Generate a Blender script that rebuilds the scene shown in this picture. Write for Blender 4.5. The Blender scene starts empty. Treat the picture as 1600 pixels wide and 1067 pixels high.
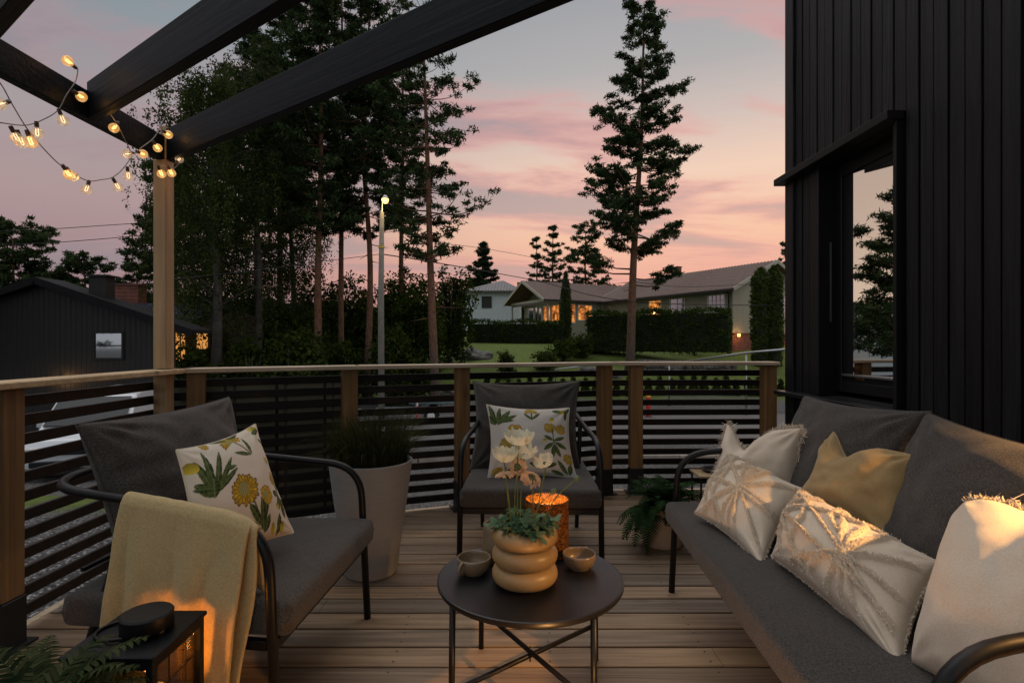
import bpy, bmesh, math, random
import numpy as np
from mathutils import Vector, Matrix, noise
R = math.radians
PI = math.pi
random.seed(7)
RNG = np.random.default_rng(7)
sc = bpy.context.scene
col = sc.collection

# ------------------------------------------------------------------ camera
CX, CY, F, H = 800.0, 536.0, 846.0, 1.2          # photograph: principal point, horizon row, focal length (px of 1600), eye height
cam = bpy.data.cameras.new('camera')
cam.sensor_width = 36
cam.lens = F / 1600 * 36
cam.shift_y = 2.5 / 1600
cam.clip_start = 0.05
cam.clip_end = 2000
camo = bpy.data.objects.new('camera', cam)
camo.location = (0, 0, H)
camo.rotation_euler = (R(90), 0, 0)
col.objects.link(camo)
sc.camera = camo

# ------------------------------------------------------------------ view
sc.view_settings.view_transform = 'Standard'
sc.view_settings.look = 'None'
sc.view_settings.exposure = 0.15
sc.view_settings.gamma = 1.0
sc.view_settings.use_curve_mapping = False
sc.cycles.max_bounces = 8
sc.cycles.transparent_max_bounces = 16
sc.cycles.use_denoising = True

# ------------------------------------------------------------------ world: dusk sky with lit clouds
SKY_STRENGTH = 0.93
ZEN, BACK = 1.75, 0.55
world = bpy.data.worlds.new('World')
sc.world = world
world.use_nodes = True
nt = world.node_tree
nt.nodes.clear()


class NB:
    """small node helper"""
    def __init__(self, tree):
        self.t = tree

    def n(self, typ, ins=None, **kw):
        nd = self.t.nodes.new(typ)
        for k, v in kw.items():
            setattr(nd, k, v)
        for k, v in (ins or {}).items():
            s = nd.inputs[k]
            if isinstance(v, bpy.types.NodeSocket):
                self.t.links.new(v, s)
            else:
                s.default_value = v
        return nd

    def math(self, op, a, b=0.0, c=None, clamp=False):
        nd = self.t.nodes.new('ShaderNodeMath')
        nd.operation = op
        nd.use_clamp = clamp
        for i, v in enumerate([a, b] + ([c] if c is not None else [])):
            if isinstance(v, bpy.types.NodeSocket):
                self.t.links.new(v, nd.inputs[i])
            else:
                nd.inputs[i].default_value = v
        return nd.outputs[0]

    def ramp(self, fac, stops, interp='LINEAR'):
        nd = self.t.nodes.new('ShaderNodeValToRGB')
        cr = nd.color_ramp
        cr.interpolation = interp
        while len(cr.elements) < len(stops):
            cr.elements.new(0.5)
        for e, (p, c) in zip(cr.elements, stops):
            e.position = p
            e.color = (c if isinstance(c, tuple) else (c, c, c)) + (1,) if not (isinstance(c, tuple) and len(c) == 4) else c
        self.t.links.new(fac, nd.inputs[0])
        return nd.outputs[0]

    def mix(self, fac, a, b, blend='MIX'):
        nd = self.t.nodes.new('ShaderNodeMix')
        nd.data_type = 'RGBA'
        nd.blend_type = blend
        for s, v in ((nd.inputs[0], fac), (nd.inputs[6], a), (nd.inputs[7], b)):
            if isinstance(v, bpy.types.NodeSocket):
                self.t.links.new(v, s)
            elif isinstance(v, (tuple, list)):
                s.default_value = tuple(v)[:3] + (1,)
            else:
                s.default_value = v
        return nd.outputs[2]


def lin(r, g, b):
    f = lambda c: (c / 255) / 12.92 if c / 255 <= 0.04045 else ((c / 255 + 0.055) / 1.055) ** 2.4
    return (f(r), f(g), f(b))


w = NB(nt)
tc = w.n('ShaderNodeTexCoord')
sep = w.n('ShaderNodeSeparateXYZ', {0: tc.outputs['Generated']})
X, Y, Z = sep.outputs
hyp = w.math('SQRT', w.math('ADD', w.math('MULTIPLY', X, X), w.math('MULTIPLY', Y, Y)))
tanel = w.math('DIVIDE', Z, w.math('MAXIMUM', hyp, 0.001))
tfac = w.math('MULTIPLY', tanel, 1.25, clamp=True)                 # 0 horizon .. 1 at tan 0.8
az = w.math('DIVIDE', X, w.math('MAXIMUM', w.math('ABSOLUTE', Y), 0.25))       # -1 left edge .. +1 right edge
base_r = w.ramp(tfac, [(0.0, lin(216, 148, 138)), (0.12, lin(234, 168, 150)), (0.24, lin(246, 196, 166)), (0.38, lin(240, 206, 184)),
                       (0.50, lin(208, 190, 182)), (0.62, lin(178, 174, 174)), (0.82, lin(156, 158, 164)), (1.0, lin(148, 151, 158))])
base_l = w.ramp(tfac, [(0.0, lin(142, 114, 118)), (0.12, lin(158, 130, 132)), (0.27, lin(172, 148, 148)), (0.42, lin(164, 154, 156)),
                       (0.58, lin(140, 150, 156)), (0.80, lin(124, 138, 148)), (1.0, lin(116, 128, 140))])
side = w.ramp(w.math('MULTIPLY_ADD', az, 0.5, 0.5), [(0.10, 0.0), (0.62, 1.0)], 'EASE')
base = w.mix(side, base_l, base_r)
# cloud layer seen in perspective
den = w.math('ADD', w.math('MAXIMUM', Z, 0.0), 0.16)
cx_ = w.math('DIVIDE', X, den)
cy_ = w.math('DIVIDE', Y, den)
cv = w.n('ShaderNodeCombineXYZ', {0: w.math('MULTIPLY', cx_, 0.50), 1: w.math('MULTIPLY', cy_, 1.25), 2: 1.9})
n1 = w.n('ShaderNodeTexNoise', {'Vector': cv.outputs[0], 'Scale': 1.5, 'Detail': 10.0, 'Roughness': 0.55, 'Distortion': 0.25})
n2 = w.n('ShaderNodeTexNoise', {'Vector': cv.outputs[0], 'Scale': 0.75, 'Detail': 4.0, 'Roughness': 0.5})
cm = w.ramp(n1.outputs[0], [(0.445, 0.0), (0.56, 1.0)], 'EASE')
hi = w.ramp(tfac, [(0.0, 0.25), (0.2, 0.6), (0.45, 1.0), (1.0, 0.8)])
cloud_c = w.mix(w.ramp(n1.outputs[0], [(0.50, 0.0), (0.60, 1.0)]), lin(228, 158, 152), lin(164, 148, 153))
cloud_l = w.mix(w.ramp(n1.outputs[0], [(0.52, 0.0), (0.60, 1.0)]), lin(166, 142, 148), lin(138, 136, 144))
cloud = w.mix(side, cloud_l, cloud_c)
skyc = w.mix(w.math('MULTIPLY', w.math('MULTIPLY', cm, hi), 0.85), base, cloud)
# unseen overhead and rear sky brightened as fill light for the terrace
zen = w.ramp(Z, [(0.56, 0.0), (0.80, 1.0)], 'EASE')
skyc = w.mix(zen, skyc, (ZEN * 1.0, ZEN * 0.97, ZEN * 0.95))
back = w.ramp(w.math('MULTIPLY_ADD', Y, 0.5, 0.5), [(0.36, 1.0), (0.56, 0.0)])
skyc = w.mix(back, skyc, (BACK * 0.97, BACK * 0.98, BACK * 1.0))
lft = w.math('MULTIPLY', w.math('MULTIPLY', w.ramp(w.math('MULTIPLY', X, -1.0), [(0.74, 0.0), (0.84, 1.0)], 'EASE'), w.ramp(Y, [(0.22, 0.0), (0.34, 1.0)])), w.ramp(Z, [(0.0, 1.0), (0.50, 0.0)]))  # narrow glow added at far left for the window pane to mirror
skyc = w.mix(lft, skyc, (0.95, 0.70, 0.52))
skyc = w.mix(w.ramp(w.math('MULTIPLY_ADD', Z, 0.5, 0.5), [(0.485, 1.0), (0.5, 0.0)]), skyc, (0.02, 0.02, 0.02))
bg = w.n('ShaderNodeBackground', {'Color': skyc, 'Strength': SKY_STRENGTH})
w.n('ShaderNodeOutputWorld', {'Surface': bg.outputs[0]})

# faint afterglow from the bright part of the horizon
sl = bpy.data.lights.new('afterglow_sun', 'SUN')
sl.energy = 0.10
sl.angle = R(25)
sl.color = (1.0, 0.62, 0.45)
so = bpy.data.objects.new('afterglow_sun', sl)
so.rotation_euler = Vector((0.35, 1.0, 0.22)).to_track_quat('Z', 'Y').to_euler()
col.objects.link(so)


# ------------------------------------------------------------------ helpers
def P(x, y, D):
    """pixel of the photograph (1600 wide) at depth D -> world"""
    return Vector(((x - CX) * D / F, D, H - (y - CY) * D / F))


def tag(o, label=None, cat=None, group=None, kind=None):
    if label: o['label'] = label
    if cat: o['category'] = cat
    if group: o['group'] = group
    if kind: o['kind'] = kind
    return o


def empty(name, loc=(0, 0, 0), rz=0.0, label=None, cat=None, group=None):
    o = bpy.data.objects.new(name, None)
    o.location = loc
    o.rotation_euler = (0, 0, rz)
    o.empty_display_size = 0.1
    col.objects.link(o)
    return tag(o, label, cat, group)


def copy_tree(o, parent=None):
    c = o.copy()
    col.objects.link(c)
    c.parent = parent
    for ch in list(o.children):
        copy_tree(ch, c)
    return c


class MB:
    """collects geometry and links it as one mesh object"""
    def __init__(self):
        self.v = []
        self.f = []
        self.m = []
        self.n = 0

    def add(self, vs, fs, mi=0):
        vs = np.asarray(vs, dtype=float).reshape(-1, 3)
        self.v.append(vs)
        k = self.n
        for f in fs:
            self.f.append([int(i) + k for i in f])
            self.m.append(mi)
        self.n += len(vs)
        return self

    def box(self, c, s, rz=0.0, mi=0, M=None, bev=0.0):
        cx, cy, cz = c
        sx, sy, sz = (a / 2 for a in s)
        if bev <= 0:
            vs = [(x, y, z) for x in (-sx, sx) for y in (-sy, sy) for z in (-sz, sz)]
            fs = [(0, 1, 3, 2), (4, 6, 7, 5), (0, 4, 5, 1), (2, 3, 7, 6), (0, 2, 6, 4), (1, 5, 7, 3)]
        else:
            b = min(bev, sx * .9, sy * .9, sz * .9)
            vs = []
            idx = {}
            for ax in range(3):
                for x in (-1, 1):
                    for y in (-1, 1):
                        for z in (-1, 1):
                            s3 = (x, y, z)
                            p = [s3[0] * (sx - b), s3[1] * (sy - b), s3[2] * (sz - b)]
                            p[ax] = s3[ax] * (sx, sy, sz)[ax]
                            idx[(ax, x, y, z)] = len(vs)
                            vs.append(p)
            fs = []
            g = lambda a, s3: idx[(a,) + tuple(s3)]
            for ax in range(3):
                o = [i for i in range(3) if i != ax]
                for s_ in (-1, 1):
                    q = []
                    for a_, b_ in ((-1, -1), (1, -1), (1, 1), (-1, 1)):
                        s3 = [0, 0, 0]; s3[ax] = s_; s3[o[0]] = a_; s3[o[1]] = b_
                        q.append(g(ax, s3))
                    fs.append(q)
            for ax in range(3):
                o = [i for i in range(3) if i != ax]
                for a_ in (-1, 1):
                    for b_ in (-1, 1):
                        q = []
                        for (face, e) in ((o[0], -1), (o[0], 1), (o[1], 1), (o[1], -1)):
                            s3 = [0, 0, 0]; s3[ax] = e; s3[o[0]] = a_; s3[o[1]] = b_
                            q.append(g(face, s3))
                        fs.append(q)
            for x in (-1, 1):
                for y in (-1, 1):
                    for z in (-1, 1):
                        fs.append([g(0, (x, y, z)), g(1, (x, y, z)), g(2, (x, y, z))])
        vs = np.array(vs, float)
        ca, sa = math.cos(rz), math.sin(rz)
        vs = np.stack([vs[:, 0] * ca - vs[:, 1] * sa + cx, vs[:, 0] * sa + vs[:, 1] * ca + cy, vs[:, 2] + cz], 1)
        return self.add(vs, fs, mi)

    def beam(self, a, b, wd, ht, up=(0, 0, 1), mi=0, bev=0.0):
        """box of width wd and height ht along a-b"""
        a, b = Vector(a), Vector(b)
        d = (b - a)
        L = d.length
        d.normalize()
        s = d.cross(Vector(up)).normalized()
        u = s.cross(d).normalized()
        tmp = MB().box((0, 0, 0), (wd, L, ht), bev=bev)
        M = np.array([[s.x, d.x, u.x], [s.y, d.y, u.y], [s.z, d.z, u.z]])
        c = (a + b) / 2
        vs = tmp.v[0] @ M.T + np.array(c)
        return self.add(vs, tmp.f, mi)

    def tube(self, pts, r, seg=8, cap=True, mi=0, closed=False):
        pts = [Vector(p) for p in pts]
        n = len(pts)
        rs = r if hasattr(r, '__len__') else [r] * n
        vs = []
        prev = None
        for i, p in enumerate(pts):
            if closed:
                t = pts[(i + 1) % n] - pts[i - 1]
            else:
                t = pts[min(i + 1, n - 1)] - pts[max(i - 1, 0)]
            t.normalize()
            if prev is None:
                ref = Vector((0, 0, 1)) if abs(t.z) < .9 else Vector((1, 0, 0))
                a = t.cross(ref).normalized()
            else:
                a = (prev - t * prev.dot(t))
                if a.length < 1e-5:
                    a = t.orthogonal()
                a.normalize()
            prev = a
            b = t.cross(a)
            for k in range(seg):
                an = 2 * PI * k / seg
                vs.append(p + (a * math.cos(an) + b * math.sin(an)) * rs[i])
        fs = []
        for i in range(n if closed else n - 1):
            j = (i + 1) % n
            for k in range(seg):
                l = (k + 1) % seg
                fs.append((i * seg + k, i * seg + l, j * seg + l, j * seg + k))
        if cap and not closed:
            fs.append(list(range(seg))[::-1])
            fs.append([(n - 1) * seg + k for k in range(seg)])
        return self.add(vs, fs, mi)

    def lathe(self, prof, c=(0, 0, 0), seg=32, mi=0, jit=0.0):
        vs = []
        for (r, z) in prof:
            for k in range(seg):
                a = 2 * PI * k / seg
                vs.append((c[0] + r * math.cos(a), c[1] + r * math.sin(a), c[2] + z))
        fs = []
        for i in range(len(prof) - 1):
            for k in range(seg):
                l = (k + 1) % seg
                fs.append((i * seg + k, i * seg + l, (i + 1) * seg + l, (i + 1) * seg + k))
        return self.add(vs, fs, mi)

    def grid(self, P3, mi=0, flip=False):
        """P3: array (nu, nv, 3)"""
        P3 = np.asarray(P3)
        nu, nv = P3.shape[:2]
        fs = []
        for i in range(nu - 1):
            for j in range(nv - 1):
                q = (i * nv + j, (i + 1) * nv + j, (i + 1) * nv + j + 1, i * nv + j + 1)
                fs.append(q[::-1] if flip else q)
        return self.add(P3.reshape(-1, 3), fs, mi)

    def prism(self, poly, z0, z1, mi=0):
        n = len(poly)
        vs = [(p[0], p[1], z0) for p in poly] + [(p[0], p[1], z1) for p in poly]
        fs = [list(range(n))[::-1], list(range(n, 2 * n))]
        for i in range(n):
            j = (i + 1) % n
            fs.append((i, j, n + j, n + i))
        return self.add(vs, fs, mi)

    def poly(self, pts, mi=0):
        return self.add(pts, [list(range(len(pts)))], mi)

    def extr(self, pts, d, mi=0):
        """polygon of 3-D points extruded by vector d"""
        n = len(pts)
        d = Vector(d)
        vs = [Vector(p) for p in pts] + [Vector(p) + d for p in pts]
        fs = [list(range(n))[::-1], list(range(n, 2 * n))]
        for i in range(n):
            j = (i + 1) % n
            fs.append((i, j, n + j, n + i))
        return self.add(vs, fs, mi)

    def build(self, name, mats, parent=None, smooth=False, loc=None, auto=None):
        me = bpy.data.meshes.new(name)
        V = np.concatenate(self.v) if self.v else np.zeros((0, 3))
        if loc is not None:
            V = V - np.array(loc)
        me.from_pydata(V.tolist(), [], self.f)
        if not isinstance(mats, (list, tuple)):
            mats = [mats]
        for m in mats:
            me.materials.append(m)
        if len(mats) > 1:
            me.polygons.foreach_set('material_index', self.m)
        if smooth:
            me.polygons.foreach_set('use_smooth', [True] * len(me.polygons))
        me.update()
        o = bpy.data.objects.new(name, me)
        if loc is not None:
            o.location = loc
        col.objects.link(o)
        if parent is not None:
            o.parent = parent
        if auto:
            bm = bmesh.new(); bm.from_mesh(me)
            bmesh.ops.recalc_face_normals(bm, faces=bm.faces)
            for e in bm.edges:
                if len(e.link_faces) == 2 and e.calc_face_angle(0) > R(auto):
                    e.smooth = False
            bm.to_mesh(me); bm.free()
            me.polygons.foreach_set('use_smooth', [True] * len(me.polygons))
        return o


def fast_mesh(name, V, Fa, mat, parent=None, smooth=False, colors=None):
    """V (n,3), Fa (m,k) arrays -> object, quick"""
    me = bpy.data.meshes.new(name)
    V = np.asarray(V, dtype=np.float32)
    Fa = np.asarray(Fa, dtype=np.int32)
    m, k = Fa.shape
    me.vertices.add(len(V))
    me.vertices.foreach_set('co', V.ravel())
    me.loops.add(m * k)
    me.loops.foreach_set('vertex_index', Fa.ravel())
    me.polygons.add(m)
    me.polygons.foreach_set('loop_start', np.arange(0, m * k, k, dtype=np.int32))
    me.polygons.foreach_set('loop_total', np.full(m, k, dtype=np.int32))
    if smooth:
        me.polygons.foreach_set('use_smooth', np.ones(m, dtype=bool))
    me.update(calc_edges=True)
    me.validate()
    if colors is not None:
        ca = me.color_attributes.new('print', 'FLOAT_COLOR', 'POINT')
        ca.data.foreach_set('color', np.asarray(colors, dtype=np.float32).ravel())
    me.materials.append(mat)
    o = bpy.data.objects.new(name, me)
    col.objects.link(o)
    if parent is not None:
        o.parent = parent
    return o


def bez(pts, n=8):
    """Catmull-Rom through pts"""
    pts = [Vector(p) for p in pts]
    q = [pts[0] * 2 - pts[1]] + pts + [pts[-1] * 2 - pts[-2]]
    out = []
    for i in range(1, len(q) - 2):
        p0, p1, p2, p3 = q[i - 1], q[i], q[i + 1], q[i + 2]
        for k in range(n):
            t = k / n
            out.append(0.5 * ((2 * p1) + (p2 - p0) * t + (2 * p0 - 5 * p1 + 4 * p2 - p3) * t * t + (3 * p1 - p0 - 3 * p2 + p3) * t ** 3))
    out.append(pts[-1])
    return out


def rounded(pts, rad, n=6):
    """polyline with rounded corners"""
    pts = [Vector(p) for p in pts]
    out = [pts[0]]
    for i in range(1, len(pts) - 1):
        a, b, c = pts[i - 1], pts[i], pts[i + 1]
        r = rad[i] if hasattr(rad, '__len__') else rad
        r = min(r, (a - b).length * .48, (c - b).length * .48)
        p, q = b + (a - b).normalized() * r, b + (c - b).normalized() * r
        for k in range(n + 1):
            t = k / n
            out.append(p * (1 - t) ** 2 + b * 2 * t * (1 - t) + q * t * t)
    out.append(pts[-1])
    return out


# ------------------------------------------------------------------ materials
MATS = {}


def newmat(name):
    m = bpy.data.materials.new(name)
    m.use_nodes = True
    t = m.node_tree
    t.nodes.clear()
    b = NB(t)
    out = b.n('ShaderNodeOutputMaterial')
    MATS[name] = m
    return m, b, out


def principled(b, out, color, rough=0.6, bump=None, bstr=0.3, bdist=0.01, metal=0.0, spec=0.5, sheen=0.0, extra=None):
    ins = {'Base Color': color if isinstance(color, bpy.types.NodeSocket) else tuple(color) + (1,), 'Roughness': rough, 'Metallic': metal,
           'Specular IOR Level': spec}
    if sheen:
        ins['Sheen Weight'] = sheen
        ins['Sheen Roughness'] = 0.5
    ins.update(extra or {})
    p = b.n('ShaderNodeBsdfPrincipled', ins)
    if bump is not None:
        bn = b.n('ShaderNodeBump', {'Height': bump, 'Strength': bstr, 'Distance': bdist})
        b.t.links.new(bn.outputs[0], p.inputs['Normal'])
    b.t.links.new(p.outputs[0], out.inputs[0])
    return p


def coords(b, scale=(1, 1, 1), kind='Object', rot=(0, 0, 0), loc=(0, 0, 0)):
    t = b.n('ShaderNodeTexCoord')
    return b.n('ShaderNodeMapping', {'Vector': t.outputs[kind], 'Scale': scale, 'Rotation': rot, 'Location': loc}).outputs[0]


def nz(b, vec, scale, detail=4.0, rough=0.55, dist=0.0):
    return b.n('ShaderNodeTexNoise', {'Vector': vec, 'Scale': scale, 'Detail': detail, 'Roughness': rough, 'Distortion': dist}).outputs[0]


def mat_plain(name, c, rough=0.5, metal=0.0, var=0.15, scale=30.0, bstr=0.1, spec=0.5):
    m, b, out = newmat(name)
    v = coords(b)
    n = nz(b, v, scale)
    c2 = tuple(x * (1 - var) for x in c)
    c3 = tuple(min(1, x * (1 + var)) for x in c)
    cc = b.ramp(n, [(0.3, c2), (0.7, c3)])
    principled(b, out, cc, rough, n, bstr, 0.002, metal, spec)
    return m


def mat_wood(name, c1, c2, axis='X', per=None, rough=0.62, grain=1.0, knots=True, spec=0.35, bst=0.35, bd=0.002):
    """sawn timber with grain along axis. per = (axis index, pitch) gives each board its own tone"""
    m, b, out = newmat(name)
    t = b.n('ShaderNodeTexCoord')
    vec = t.outputs['Object']
    shift = None
    if per:
        sp = b.n('ShaderNodeSeparateXYZ', {0: vec})
        idx = b.math('FLOOR', b.math('DIVIDE', b.math('SUBTRACT', sp.outputs[per[0]], per[2] if len(per) > 2 else 0.0), per[1]))
        wn = b.n('ShaderNodeTexWhiteNoise', {'W': idx}, noise_dimensions='1D')
        tone = wn.outputs[0]
        shift = b.n('ShaderNodeCombineXYZ', {0: b.math('MULTIPLY', tone, 37.0), 1: b.math('MULTIPLY', tone, 11.0), 2: b.math('MULTIPLY', tone, 23.0)}).outputs[0]
        vec = b.n('ShaderNodeVectorMath', {0: vec, 1: shift}, operation='ADD').outputs[0]
    sc_ = {'X': (1.2, 26, 26), 'Y': (26, 1.2, 26), 'Z': (26, 26, 1.2)}[axis]
    mp = b.n('ShaderNodeMapping', {'Vector': vec, 'Scale': sc_}).outputs[0]
    g1 = nz(b, mp, 1.0 * grain, 6, 0.6, 1.2)
    g2 = nz(b, mp, 5.0 * grain, 4, 0.6, 0.3)
    wv = nz(b, b.n('ShaderNodeMapping', {'Vector': vec, 'Scale': tuple(x * 0.22 for x in sc_)}).outputs[0], 1.0, 3)
    rings = b.math('FRACT', b.math('MULTIPLY', wv, 9.0))
    rings = b.math('ABSOLUTE', b.math('MULTIPLY_ADD', rings, 2.0, -1.0))
    f = b.math('ADD', b.math('MULTIPLY', g1, 0.5), b.math('ADD', b.math('MULTIPLY', g2, 0.25), b.math('MULTIPLY', rings, 0.25)))
    cc = b.ramp(f, [(0.24, c1), (0.78, c2)])
    if per:
        hv = b.n('ShaderNodeHueSaturation', {'Color': cc, 'Value': b.math('MULTIPLY_ADD', tone, 0.62, 0.69), 'Saturation': b.math('MULTIPLY_ADD', tone, 0.3, 0.85)})
        cc = hv.outputs[0]
    big = nz(b, b.n('ShaderNodeMapping', {'Vector': vec, 'Scale': (1.3, 1.3, 1.3)}).outputs[0], 1.5, 3)
    cc = b.mix(b.math('MULTIPLY', b.ramp(big, [(0.4, 0.0), (0.7, 1.0)]), 0.3), cc, tuple(x * 0.55 for x in c1))
    if knots:
        ksc = {'X': (3.2, 8.5, 8.5), 'Y': (8.5, 3.2, 8.5), 'Z': (8.5, 8.5, 3.2)}[axis]
        kv = b.n('ShaderNodeTexVoronoi', {'Vector': b.n('ShaderNodeMapping', {'Vector': vec, 'Scale': ksc}).outputs[0], 'Scale': 0.55}, feature='F1')
        kf = b.ramp(kv.outputs['Distance'], [(0.05, 1.0), (0.11, 0.35), (0.15, 0.0)])
        cc = b.mix(b.math('MULTIPLY', kf, 0.7), cc, tuple(x * 0.22 for x in c1))
    principled(b, out, cc, rough, f, bst, bd, spec=spec)
    return m


def mat_fabric(name, c1, c2, scale=450.0, bstr=0.5, rough=0.95, mel=60.0, wr=9.0):
    m, b, out = newmat(name)
    v = coords(b)
    n = nz(b, v, scale, 2, 0.7)
    n2 = nz(b, v, mel, 4, 0.7)
    n3 = nz(b, v, wr, 3, 0.55)
    f = b.math('ADD', b.math('MULTIPLY', n, 0.55), b.math('MULTIPLY', n2, 0.45))
    cc = b.ramp(f, [(0.36, c1), (0.64, c2)])
    h = b.math('ADD', b.math('MULTIPLY', n, 0.35), b.math('ADD', b.math('MULTIPLY', n2, 0.3), b.math('MULTIPLY', n3, 1.3)))
    principled(b, out, cc, rough, h, bstr, 0.006, spec=0.2, sheen=0.12)
    return m


def mat_leaf(name, c1, c2, trans=0.25, scale=1.2):
    m, b, out = newmat(name)
    v = coords(b)
    n = nz(b, v, scale, 3, 0.6)
    geo = b.n('ShaderNodeNewGeometry')
    f = b.math('ADD', b.math('MULTIPLY', n, 0.6), b.math('MULTIPLY', geo.outputs['Random Per Island'], 0.4))
    cc = b.ramp(f, [(0.3, c1), (0.72, c2)])
    d = b.n('ShaderNodeBsdfDiffuse', {'Color': cc})
    tr = b.n('ShaderNodeBsdfTranslucent', {'Color': cc})
    mx = b.n('ShaderNodeMixShader', {0: trans, 1: d.outputs[0], 2: tr.outputs[0]})
    b.t.links.new(mx.outputs[0], out.inputs[0])
    return m


def mat_emit(name, c, s):
    m, b, out = newmat(name)
    e = b.n('ShaderNodeEmission', {'Color': tuple(c) + (1,), 'Strength': s})
    b.t.links.new(e.outputs[0], out.inputs[0])
    return m


def mat_clear(name, tint, refl=0.12, rough=0.02):
    """thin clear pane: see through with a faint reflection"""
    m, b, out = newmat(name)
    fr = b.n('ShaderNodeFresnel', {'IOR': 1.45})
    t = b.n('ShaderNodeBsdfTransparent', {'Color': tuple(tint) + (1,)})
    g = b.n('ShaderNodeBsdfGlossy', {'Color': (1, 1, 1, 1), 'Roughness': rough})
    mx = b.n('ShaderNodeMixShader', {0: b.math('MULTIPLY', fr.outputs[0], refl * 8, clamp=True), 1: t.outputs[0], 2: g.outputs[0]})
    b.t.links.new(mx.outputs[0], out.inputs[0])
    return m


M_deck = mat_wood('deck_boards', (0.115, 0.072, 0.043), (0.335, 0.240, 0.156), 'X', per=(1, 0.134, 0.0), rough=0.55)
M_trim = mat_wood('fresh_trim', (0.36, 0.27, 0.17), (0.55, 0.43, 0.30), 'X', knots=True)
M_rail = mat_wood('handrail_wood', (0.36, 0.28, 0.19), (0.62, 0.51, 0.39), 'X')
M_railY = mat_wood('handrail_wood_y', (0.38, 0.27, 0.15), (0.62, 0.47, 0.28), 'Y')
M_post = mat_wood('post_wood', (0.13, 0.070, 0.026), (0.27, 0.155, 0.062), 'Z')
M_slat = mat_wood('stained_slat', (0.004, 0.0035, 0.0035), (0.014, 0.012, 0.011), 'X', rough=0.5, spec=0.25)
M_slatY = mat_wood('stained_slat_y', (0.010, 0.008, 0.006), (0.036, 0.026, 0.018), 'Y', rough=0.5, spec=0.3)
M_black = mat_plain('black_metal', (0.006, 0.006, 0.007), 0.42, 0.0, 0.3, 60, 0.05, spec=0.28)
M_blackb = mat_plain('bracket_black', (0.006, 0.006, 0.007), 0.6, 0.0)
M_clad = mat_wood('black_cladding', (0.002, 0.0028, 0.0040), (0.013, 0.0155, 0.020), 'Z', per=(1, 0.0952, 0.06), rough=0.5, knots=False, spec=0.24, bst=1.0, grain=0.8, bd=0.009)
M_beam = mat_wood('black_beam', (0.002, 0.004, 0.008), (0.007, 0.011, 0.019), 'X', rough=0.55, spec=0.15, bst=0.7, bd=0.004)
M_flash = mat_plain('black_flashing', (0.006, 0.0065, 0.008), 0.45, 0.0, 0.1, spec=0.3)
M_gray = mat_fabric('charcoal_fabric', (0.004, 0.0036, 0.0034), (0.100, 0.088, 0.079), 420, 0.6, 0.95, 200, 7)
M_cream = mat_fabric('cream_cotton', (0.54, 0.455, 0.355), (0.70, 0.60, 0.485), 600, 0.35, mel=240)
M_olive = mat_fabric('olive_velvet', (0.26, 0.175, 0.078), (0.38, 0.265, 0.125), 600, 0.3, mel=240)
M_wool = mat_fabric('yellow_wool', (0.40, 0.295, 0.14), (0.54, 0.415, 0.215), 300, 0.6, 0.98, 150, 14)
M_tbl = mat_plain('table_black', (0.009, 0.009, 0.011), 0.36, 0.0, 0.12, 14, 0.02, spec=.4)
M_terra = mat_plain('tan_ceramic', (0.31, 0.20, 0.088), 0.42, 0.0, 0.08, 12, 0.04)
M_cup = mat_plain('speckled_stoneware', (0.20, 0.14, 0.085), 0.3, 0.0, 0.22, 220, 0.05)
M_cupin = mat_plain('stoneware_inside', (0.36, 0.29, 0.19), 0.2, 0.0, 0.2, 60, 0.05)
M_grass = mat_leaf('grass_blade', (0.010, 0.015, 0.006), (0.065, 0.068, 0.028), 0.2, 3)
M_fern = mat_leaf('fern_green', (0.008, 0.020, 0.008), (0.030, 0.058, 0.022), 0.2, 6)
M_fern2 = mat_leaf('fern_olive', (0.012, 0.022, 0.010), (0.060, 0.070, 0.032), 0.2, 8)
M_soil = mat_plain('soil', (0.02, 0.013, 0.009), 0.95, 0, 0.5, 80, 0.6)
M_chrome = mat_plain('dull_steel', (0.35, 0.36, 0.38), 0.35, 0.9, 0.1)
M_conc = mat_plain('pole_concrete', (0.20, 0.19, 0.165), 0.85, 0, 0.2, 6, 0.2)
M_flame = mat_emit('flame', (1.0, 0.62, 0.22), 30.0)


def mat_planter():
    m, b, out = newmat('planter_grey')
    v = coords(b, (6, 6, 260))
    n = nz(b, v, 1.0, 4, 0.6, 0.1)
    n2 = nz(b, coords(b), 5, 3)
    cc = b.ramp(b.math('ADD', b.math('MULTIPLY', n, .6), b.math('MULTIPLY', n2, .4)), [(0.2, (0.24, 0.24, 0.243)), (0.8, (0.36, 0.36, 0.362))])
    principled(b, out, cc, 0.85, n, 0.5, 0.003)
    return m


M_plant = mat_planter()


def mat_rock(name='rock'):
    m, b, out = newmat(name)
    n = nz(b, coords(b), 1.6, 8, 0.65)
    cc = b.ramp(n, [(0.35, (0.03, 0.03, 0.03)), (0.5, (0.10, 0.095, 0.09)), (0.7, (0.22, 0.21, 0.20))])
    principled(b, out, cc, 0.9, n, 0.8, 0.1)
    return m


M_rock = mat_rock()


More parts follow.
